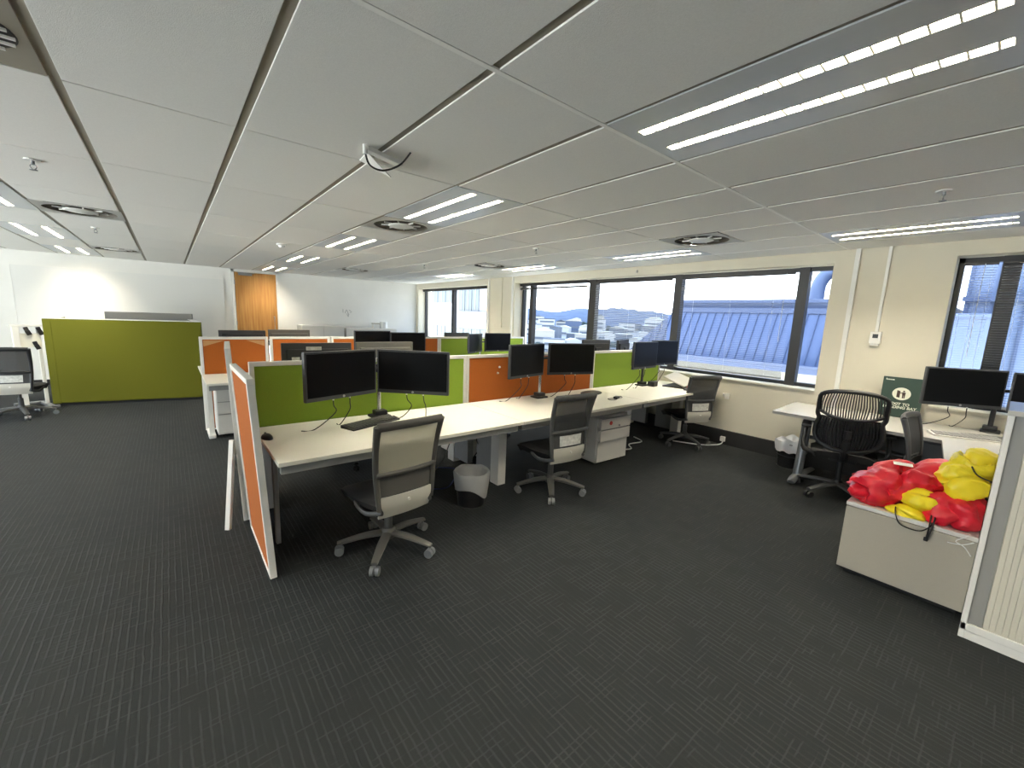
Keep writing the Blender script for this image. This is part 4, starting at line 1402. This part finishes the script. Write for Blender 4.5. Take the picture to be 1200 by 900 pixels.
def bagmesh(c, lobes, seed, amp=0.02, floor=None, sub=5, fold=(1, 0.4, 0.6), ymin=-0.013):
    """soft bag: rays from c out to the union of ellipsoids, then fold noise; flattened where it lies"""
    c = Vector(c)
    t = bmesh.new()
    bmesh.ops.create_icosphere(t, subdivisions=sub, radius=1)
    off = Vector((seed*3.1, seed*1.7, seed*0.9))
    for v in t.verts:
        d = v.co.normalized()
        best = []
        for (x, y, z, rx, ry, rz) in lobes:
            p = (c-Vector((x, y, z)))
            P = Vector((p.x/rx, p.y/ry, p.z/rz)); D = Vector((d.x/rx, d.y/ry, d.z/rz))
            A, B, C_ = D.dot(D), 2*P.dot(D), P.dot(P)-1
            q = B*B-4*A*C_
            if q > 0: best.append((-B+math.sqrt(q))/(2*A))
        r = max(best+[0.03])
        w = c+d*r
        q = Vector((w.x*fold[0], w.y*fold[1], w.z*fold[2]))*16+off
        n1 = noise.noise(w*7+off)
        n2 = 1-abs(noise.noise(q+Vector((n1, n1, 0))*0.8))*2
        n3 = 1-abs(noise.noise(w*34+off))*2
        n4 = abs(noise.noise(Vector((w.x*5, w.y*5, w.z*9))+off*2))
        n5 = 1-abs(noise.noise(Vector((w.x*9+w.z*6, w.y*3.5, w.z*9-w.x*4))*1.7+off))*2
        r += amp*(0.9*n1+0.6*n2+0.9*n5+0.25*n3-1.8*max(0.0, 0.16-n4)/0.16)
        v.co = c+d*r
        if floor is not None and v.co.z < floor: v.co.z = floor+0.0005
        if v.co.y < ymin and v.co.x < 3.53: v.co.y = ymin
    return t
def bag(name, label, cat, base, c, lobes, seed, m, amp=0.02, floor=0.476, fold=(1, 0.4, 0.6), group='bags heaped on the low cabinet'):
    t = thing(name, label, cat, base, 0, group)
    b = bagmesh(c, lobes, seed, amp, floor, 5, fold)
    bmesh.ops.transform(b, matrix=Matrix.Translation(-Vector(base)), verts=b.verts)
    obj('fabric', b, M[m], t, True)
    return t
F = 0.476
ba = bag('drawstring_bag', 'large red nylon bag lying on the left of the low cabinet', 'bag', (3.50, 0.38, F), (3.50, 0.36, 0.58),
         [(3.42, 0.45, 0.56, 0.14, 0.115, 0.095), (3.50, 0.33, 0.61, 0.16, 0.17, 0.115), (3.58, 0.20, 0.66, 0.13, 0.14, 0.115)], 1.0, 'red', 0.024)
b = nb(); tube(b, [(-0.14, 0.15, 0.03), (-0.12, 0.12, 0.12), (-0.10, 0.02, 0.175), (-0.05, -0.12, 0.215)], 0.004, 6, 6)
obj('drawstring', b, M['cable'], ba)
b = nb(); box(b, (-0.035, -0.03, 0.268), (0.03, 0.09, 0.003), rotz(0.3) @ roty(-0.35))
obj('white_tag', b, M['white'], ba)
bb = bag('drawstring_bag', 'red nylon bag at the lower right, under the yellow bag', 'bag', (3.42, 0.10, F), (3.42, 0.11, 0.55),
         [(3.40, 0.14, 0.54, 0.11, 0.10, 0.085), (3.42, 0.07, 0.56, 0.13, 0.10, 0.105)], 2.3, 'red', 0.014)
b = nb()
tube(b, [(-0.09, 0.08, 0.10), (-0.155, 0.075, 0.03), (-0.172, 0.075, -0.06), (-0.17, 0.08, -0.075)], 0.004, 6, 5)
tube(b, [(-0.09, 0.065, 0.10), (-0.155, 0.06, 0.03), (-0.172, 0.07, -0.06), (-0.17, 0.08, -0.075)], 0.004, 6, 5)
box(b, (-0.172, 0.078, -0.082), (0.014, 0.018, 0.022), None, 0.004)
obj('drawstring', b, M['cable'], bb)
bc = bag('drawstring_bag', 'yellow nylon bag on top at the right of the heap', 'bag', (3.50, 0.07, 0.62), (3.50, 0.075, 0.74),
         [(3.47, 0.085, 0.70, 0.11, 0.105, 0.105), (3.56, 0.06, 0.80, 0.11, 0.09, 0.085)], 3.7, 'yellow', 0.021, None)
b = nb(); tube(b, [(-0.06, 0.0, 0.20), (-0.10, -0.03, 0.165), (-0.09, -0.10, 0.14), (-0.03, -0.12, 0.13)], 0.004, 6, 5)
obj('drawstring', b, M['cable'], bc)
bag('drawstring_bag', 'yellow bag fold squeezed between the red bags', 'bag', (3.37, 0.22, F+0.03), (3.37, 0.22, 0.575),
    [(3.37, 0.22, 0.575, 0.075, 0.10, 0.055)], 4.9, 'yellow', 0.010, None)
be = bag('drawstring_bag', 'flat yellow bag end at the front edge of the low cabinet', 'bag', (3.33, 0.27, F), (3.34, 0.27, 0.495),
         [(3.33, 0.28, 0.49, 0.055, 0.09, 0.035)], 6.1, 'yellow', 0.008)
b = nb(); tube(b, [(-0.03, 0.06, 0.04), (-0.068, 0.05, 0.008), (-0.072, 0.02, -0.045), (-0.072, -0.06, -0.05), (-0.066, -0.10, -0.005), (-0.03, -0.10, 0.01)], 0.0035, 6, 6)
obj('drawstring', b, M['cable'], be)
t = thing('white_string', 'knotted white string hanging over the front of the low cabinet', 'string', (3.268, 0.05, 0.44))
b = nb(); tube(b, [(0.01, -0.03, 0.04), (-0.006, -0.01, 0.02), (-0.006, 0.015, -0.01), (-0.006, -0.02, -0.03), (-0.006, -0.05, -0.07)], 0.003, 6, 6)
tube(b, [(-0.006, -0.05, 0.01), (-0.006, -0.01, -0.02), (-0.006, 0.045, -0.03)], 0.003, 6, 6)
obj('string_body', b, M['cablewhite'], t)

# ------------------------------------------------------------------ sign on the right hand desk
t = thing('printed_sign', 'dark green EXIT TO LOADING BAY board leaning on the wall', 'sign', (5.53, 0.665, DZ))
b = nb(); bx(b, -0.006, 0.006, -0.152, 0.152, 0.0, 0.395, 0.002)
obj('board', b, M['signgreen'], t)
RS = Matrix(((0, 0, -1), (-1, 0, 0), (0, 1, 0)))       # text x -> -Y, y -> Z, z -> -X
def sgn(b): bmesh.ops.transform(b, matrix=Matrix.Translation((-0.007, 0, 0)) @ RS.to_4x4(), verts=b.verts)
def poly2(pts, th=0.0012, z=0.0):
    b = nb(); prism(b, pts, 'Z', z, z+th); return b
b = poly2([(0.0+0.068*math.cos(2*PI*i/40), 0.235+0.062*math.sin(2*PI*i/40)) for i in range(40)]); sgn(b)
disc = obj('white_oval', b, M['signwhite'], t)
b = nb()
prism(b, [(-0.034, 0.200), (-0.010, 0.196), (-0.010, 0.262), (-0.034, 0.268)], 'Z', 0.0014, 0.0022)
prism(b, [(0.016+0.0075*math.cos(2*PI*i/14), 0.262+0.0075*math.sin(2*PI*i/14)) for i in range(14)], 'Z', 0.0014, 0.0022)
prism(b, [(0.006, 0.222), (0.028, 0.222), (0.030, 0.252), (0.004, 0.252)], 'Z', 0.0014, 0.0022)
prism(b, [(-0.010, 0.240), (0.006, 0.240), (0.006, 0.249), (-0.010, 0.246)], 'Z', 0.0014, 0.0022)
prism(b, [(0.007, 0.194), (0.016, 0.194), (0.016, 0.222), (0.007, 0.222)], 'Z', 0.0014, 0.0022)
prism(b, [(0.018, 0.194), (0.027, 0.194), (0.027, 0.222), (0.018, 0.222)], 'Z', 0.0014, 0.0022)
sgn(b)
obj('pictogram', b, M['signbrown'], t)
b = nb()
for i, w_ in enumerate((0.006, 0.008, 0.008, 0.007, 0.009, 0.009)):
    x = -0.130+i*0.0105
    prism(b, [(x, 0.362), (x+w_, 0.362), (x+w_, 0.372 if i else 0.378), (x, 0.372 if i else 0.378)], 'Z', 0, 0.0012)
sgn(b)
obj('small_print', b, M['signwhite'], t)
for txt, zz, sz in (('EXIT TO', 0.120, 0.037), ('LOADING BAY', 0.087, 0.037)):
    cu = bpy.data.curves.new('lettering', 'FONT')
    cu.body = txt
    cu.size = sz
    cu.align_x = 'CENTER'
    cu.extrude = 0.0006
    cu.offset = 0.0009
    cu.shear = 0.12
    cu.materials.append(M['signwhite'])
    tmp = bpy.data.objects.new('tmp', cu)
    COL.objects.link(tmp)
    bpy.context.view_layer.update()
    me = bpy.data.meshes.new_from_object(tmp.evaluated_get(bpy.context.evaluated_depsgraph_get()))
    bpy.data.objects.remove(tmp)
    o = bpy.data.objects.new('lettering', me)
    COL.objects.link(o)
    o.parent = t
    o.matrix_local = Matrix.Translation((-0.0072, 0, zz)) @ RS.to_4x4()

# thermostat and conduit
t = thing('wall_thermostat', 'small white thermostat box at the end of the wall conduit', 'thermostat', (XW, 0.945, 1.43))
b = nb(); bx(b, -0.035, 0.0, -0.045, 0.045, 0.0, 0.12, 0.006)
obj('casing', b, M['white'], t)
b = nb(); bx(b, -0.0365, -0.034, -0.022, 0.022, 0.055, 0.095, 0.001)
obj('display', b, M['bezel'], t)
b = nb(); bx(b, -0.030, 0.0, -0.035, 0.035, -0.022, 0.0, 0.004)
obj('bottom_grille', b, M['pedestal'], t)
t = thing('wall_conduit', 'thin white conduit running from ceiling to thermostat', 'conduit', (XW, 0.945, 1.55))
b = nb(); bx(b, -0.022, 0.0, -0.013, 0.013, 0.0, ZC-1.55, 0.003)
obj('conduit_channel', b, M['white'], t)
t = thing('wall_conduit', 'thin white conduit with a socket between the far windows', 'conduit', (XW, 7.22, 1.42))
b = nb(); bx(b, -0.02, 0, -0.013, 0.013, 0.0, ZC-1.42, 0.003)
obj('conduit_channel', b, M['wall'], t)
b = nb(); bx(b, -0.03, 0, -0.035, 0.035, -0.09, 0.0, 0.004)
obj('socket_box', b, M['wall'], t)
t = thing('pull_cord_hook', 'small grey hook on the beam above the blind window', 'hook', (XW, 3.86, 2.32))
b = nb(); lathe(b, [(0.0005, -0.02), (0.012, -0.02), (0.016, 0.0), (0.012, 0.02), (0.0005, 0.02)], 14); bx(b, -0.0, 0.0+0.002, -0.01, 0.01, -0.02, 0.02)
bmesh.ops.transform(b, matrix=Matrix.Translation((-0.016, 0, 0)), verts=b.verts)
obj('hook_body', b, M['deskedge'], t, True)

# ------------------------------------------------------------------ loose cables and plug below desks
def cable(label, pts, r, m, name='floor_cable', group='cables lying under the desks'):
    b = nb(); tube(b, pts, r, 8, 6)
    o = obj(name, b, M[m], None, True)
    return tag(o, label, 'cable', group)
cable('white cable with its plug on the floor by the window chair', [(5.10, 2.75, 0.008), (5.25, 2.45, 0.008), (5.42, 2.33, 0.008), (5.53, 2.30, 0.02), (5.545, 2.30, 0.06)], 0.007, 'cablewhite')
t = thing('wall_plug', 'white plug sitting on the black skirting by the window chair', 'plug', (XW-0.036, 2.30, 0.06))
b = nb(); bx(b, -0.035, 0, -0.03, 0.03, -0.015, 0.05, 0.008)
obj('plug_body', b, M['cablewhite'], t)
cable('white cable on the floor right of the pedestal', [(4.10, 2.95, 0.008), (4.30, 2.85, 0.008), (4.45, 2.98, 0.008), (4.7, 2.96, 0.008), (4.8, 3.15, 0.008)], 0.007, 'cablewhite')
cable('grey loop of cable behind the nearest chair', [(1.30, 2.95, 0.30), (1.45, 2.95, 0.22), (1.60, 3.0, 0.21), (1.75, 3.05, 0.27), (1.85, 3.08, 0.42), (1.9, 3.1, 0.55)], 0.005, 'chairgrey')
cable('blue cable on the floor behind the waste bin', [(1.60, 3.25, 0.006), (1.80, 3.10, 0.006), (1.95, 3.18, 0.006), (2.15, 3.45, 0.006), (2.0, 3.6, 0.006)], 0.005, 'cableblue')
for k in range(4):
    random.seed(20+k)
    x0 = 2.26+0.05*k
    cable(['thick black cable drooping beside the middle desk leg', 'black cable curling behind the waste bin', 'black cable looping towards the floor near the desk leg', 'black cable hanging from the tray right of the desk leg'][k],
          [(x0, 3.2, 0.52), (x0+random.uniform(-.1, .1), 3.22, 0.36), (x0+random.uniform(-.12, .12), 3.25, 0.22), (x0+random.uniform(-.15, .15), 3.2, 0.12), (x0+random.uniform(0, .2), 3.15, 0.012)], 0.006, 'cable')
for k in range(3):
    random.seed(40+k)
    cable(['coil of black cable below the middle desk, highest loop', 'coil of black cable below the middle desk, middle loop', 'coil of black cable below the middle desk, lowest loop'][k],
          [(2.95+0.15*math.cos(a)+random.uniform(-.03, .03), 3.05+0.05*math.sin(a), 0.58-0.03*k+0.07*math.sin(a)) for a in [i*PI/4 for i in range(12)]], 0.005, 'cable')

# ------------------------------------------------------------------ outside
# mansard roof building across the gap
t = thing('roof_building', 'building with a blue grey standing seam roof outside the window', 'building', (9.5, 3.5, -6))
O = Vector((9.5, 3.5, -6))
def at(b): bmesh.ops.transform(b, matrix=Matrix.Translation(-O), verts=b.verts)
EX, TXr, EZ, TZ = 9.0, 9.48, 0.87, 1.84
YE, YT, YN = 6.25, 5.42, 0.95
b = nb()
V = [b.verts.new(p) for p in ((EX, YN, EZ), (EX, YE, EZ), (TXr, YT, TZ), (TXr, YN, TZ), (16, YE, EZ), (16, YT, TZ), (16, YN, EZ), (16, YN, TZ))]
b.faces.new((V[0], V[1], V[2], V[3])); b.faces.new((V[1], V[4], V[5], V[2])); b.faces.new((V[0], V[3], V[7], V[6])); b.faces.new((V[3], V[2], V[5], V[7])); b.faces.new((V[0], V[6], V[4], V[1]))
b.faces.new((V[4], V[6], V[7], V[5]))
at(b); obj('roof_slope', b, M['roofblue'], t)
b = nb()
y = YN+0.12
dirv = Vector((TXr-EX, 0, TZ-EZ)).normalized()
nv = Vector((-dirv.z, 0, dirv.x))
while y < YE-0.05:
    f = 1.0 if y < YT else max(0.02, (YE-y)/(YE-YT))
    L_ = (Vector((TXr, 0, TZ))-Vector((EX, 0, EZ))).length*f
    mid = Vector((EX, y, EZ))+dirv*(L_/2)+nv*0.014
    box(b, mid, (L_, 0.016, 0.028), Matrix((dirv, Vector((0, 1, 0)), nv)).transposed())
    y += 0.175
at(b); obj('roof_seams', b, M['roofband'], t)
b = nb(); bx(b, TXr-0.03, 16, YN, YT+0.03, TZ, TZ+0.10); bx(b, TXr+0.04, 16, YN, YT, TZ+0.10, 2.05); bx(b, TXr-0.01, 16, YN, YT+0.02, 2.05, 2.115)
at(b); obj('fascia', b, M['roofband'], t)
b = nb(); bx(b, EX-0.13, EX+0.02, YN, YE+0.1, EZ-0.14, EZ+0.01, 0.01); bx(b, EX-0.16, EX-0.02, YN, YE+0.1, EZ-0.02, EZ+0.02, 0.005)
at(b); obj('gutter', b, M['roofband'], t)
b = nb(); bx(b, EX+0.02, 16, YN, YE, -6, EZ-0.005)
at(b); obj('wall', b, M['render'], t)
b = nb(); tube(b, [(10.5, 2.82, 2.05), (10.5, 2.82, 2.45), (10.5, 2.70, 2.68), (10.5, 2.50, 2.74), (10.5, 2.2, 2.72), (10.5, 2.02, 2.6), (10.5, 1.98, 2.4), (10.5, 1.98, 2.05)], 0.13, 14, 5, flat=1.0, upv=(1, 0, 0))
at(b); obj('roof_duct', b, M['clad'], t, True)
# cladded wall beyond the rightmost window
t = thing('clad_building', 'pale blue panel clad building outside the rightmost window', 'building', (12, -3, -6))
O = Vector((12, -3, -6))
b = nb(); bx(b, 9.3, 15, -7.5, 0.62, -6, 4.6)
at(b); obj('wall', b, M['clad'], t)
b = nb()
y = 0.60
while y > -7.4:
    bx(b, 9.27, 9.3, y-0.03, y, -6, 4.6); y -= 0.28
at(b); obj('cladding_ribs', b, M['roofband'], t)
b = nb(); bx(b, 8.7, 9.26, 0.30, 0.92, -6, 1.80); bx(b, 8.66, 9.26, 0.28, 0.92, 1.80, 1.85)
at(b); obj('lower_wall', b, M['clad'], t)
b = nb(); bx(b, 9.2, 9.27, -7.5, 0.64, 2.05, 2.12)
at(b); obj('ledge', b, M['roofband'], t)

# office building seen through window 1
t = thing('office_building', 'white office block with grey glazing outside the far window', 'building', (32, 40, -14))
O = Vector((32, 40, -14))
b = nb(); bx(b, 25.0, 27.8, 33.6, 56, -14, 9)
at(b); obj('wall', b, M['office'], t)
b = nb(); prism(b, [(25.0, 34.2), (24.7, 35.5), (24.55, 37.5), (24.7, 39.4), (25.0, 40.6)], 'Z', 0.25, 2.05)
at(b); obj('curved_bay', b, M['clad'], t)
def winrow(y0, y1, z0, z1, n):
    w = (y1-y0)/n
    for k in range(n):
        b = nb(); bx(b, 24.93, 25.02, y0+k*w+0.06, y0+(k+1)*w-0.06, z0, z1)
        at(b); f = obj('window', b, M['officeglass'], t)
        b = nb(); bx(b, 24.90, 24.94, y0+k*w+w*0.47, y0+k*w+w*0.53, z0, z1); bx(b, 24.90, 24.94, y0+k*w+0.06, y0+(k+1)*w-0.06, z0-0.08, z0)
        at(b); obj('glazing_bar', b, M['town'], f)
winrow(36.0, 40.0, 2.15, 4.3, 3)
winrow(41.0, 50.0, 3.0, 4.6, 5)
winrow(34.0, 40.5, -0.9, 0.20, 4)
winrow(41.0, 50.0, -0.9, 0.35, 5)
winrow(33.8, 34.9, 1.1, 1.7, 1)

# town slope and hills
b = nb()
def town_h(x, y):
    d = math.hypot(x, y)
    h = -26+20*min(1.0, max(0, (d-60)/330))
    return h+2*noise.noise(Vector((x*0.01, y*0.01, 0)))
def tp(u, v):
    a = math.radians(-5+u*75); r = 30+v*480
    x, y = r*math.cos(a), r*math.sin(a)
    return Vector((x, y, town_h(x, y)))
patch(b, tp, 40, 30)
tg = obj('town_ground', b, M['town'], None, True)
tg['kind'] = 'structure'
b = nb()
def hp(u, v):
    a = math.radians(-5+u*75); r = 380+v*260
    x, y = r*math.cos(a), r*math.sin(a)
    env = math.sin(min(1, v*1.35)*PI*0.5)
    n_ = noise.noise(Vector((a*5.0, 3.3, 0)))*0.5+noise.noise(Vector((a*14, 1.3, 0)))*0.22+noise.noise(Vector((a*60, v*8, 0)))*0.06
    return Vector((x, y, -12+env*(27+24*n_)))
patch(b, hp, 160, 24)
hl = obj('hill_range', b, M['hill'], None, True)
hl['kind'] = 'structure'
random.seed(11)
GL = [('white flat roofed town building in the distance', 0), ('cream town building in the distance', 1), ('grey town building in the distance', 2), ('blue grey town building in the distance', 3),
      ('terracotta coloured town house in the distance', 4), ('slate roofed town building in the distance', 5)]
placed = []
for k in range(420):
    a = math.radians(random.uniform(31, 52)); r = random.uniform(95, 400)
    x, y = r*math.cos(a), r*math.sin(a)
    s = 0.28+r/420
    w, d, h = random.uniform(6, 15)*s, random.uniform(5, 12)*s, random.uniform(4, 9)*(0.6+r/500)
    rad = math.hypot(w, d)/2+0.6
    if any((x-px)**2+(y-py)**2 < (rad+pw)**2 for px, py, pw in placed): continue
    placed.append((x, y, rad))
    ci = random.choices(range(6), (8, 4, 2, 1.5, 0.35, 1))[0]
    z = town_h(x, y)-1
    top = z+h
    if top > -3.5 and r < 300: h = max(3, -3.5-z)
    t = thing('town_building', GL[ci][0], 'building', (x, y, z), a+random.uniform(-0.5, 0.5), GL[ci][0]+'s')
    b = nb(); bx(b, -d/2, d/2, -w/2, w/2, 0, h)
    o = obj('wall', b, TOWN[ci], t)
    b = nb()
    if random.random() < 0.5: prism(b, [(-w/2-0.3, h), (w/2+0.3, h), (0, h+w*0.16)], 'X', -d/2-0.3, d/2+0.3)
    else: bx(b, -d/2-0.2, d/2+0.2, -w/2-0.2, w/2+0.2, h, h+0.5)
    obj('roof', b, TOWN[random.choice((0, 2, 5, 0, 1, 1, 0))], t)
    b = nb()
    nf = max(1, int(h/3.4))
    for q in range(nf):
        bx(b, -d/2-0.08, -d/2+0.02, -w/2+0.8, w/2-0.8, q*3.4+1.1, q*3.4+2.5)
    obj('window', b, TOWN[2], t)
for k in range(120):
    a = math.radians(random.uniform(31, 52)); r = random.uniform(90, 380)
    x, y = r*math.cos(a), r*math.sin(a)
    b = nb(); tt = bmesh.new(); bmesh.ops.create_icosphere(tt, subdivisions=2, radius=1)
    s = random.uniform(2.5, 5)
    if any((x-px)**2+(y-py)**2 < (s*1.35+pw)**2 for px, py, pw in placed): b.free(); tt.free(); continue
    placed.append((x, y, s*1.35))
    for v in tt.verts:
        v.co = v.co*(s*(1+0.3*noise.noise(v.co*2+Vector((k, 0, 0)))))
    _merge(b, tt)
    o = obj('town_tree', b, TREE, None, True)
    o.location = (x, y, town_h(x, y)+s*0.6)
    tag(o, 'rounded dark tree among the distant town buildings', 'tree', 'trees among the distant buildings')
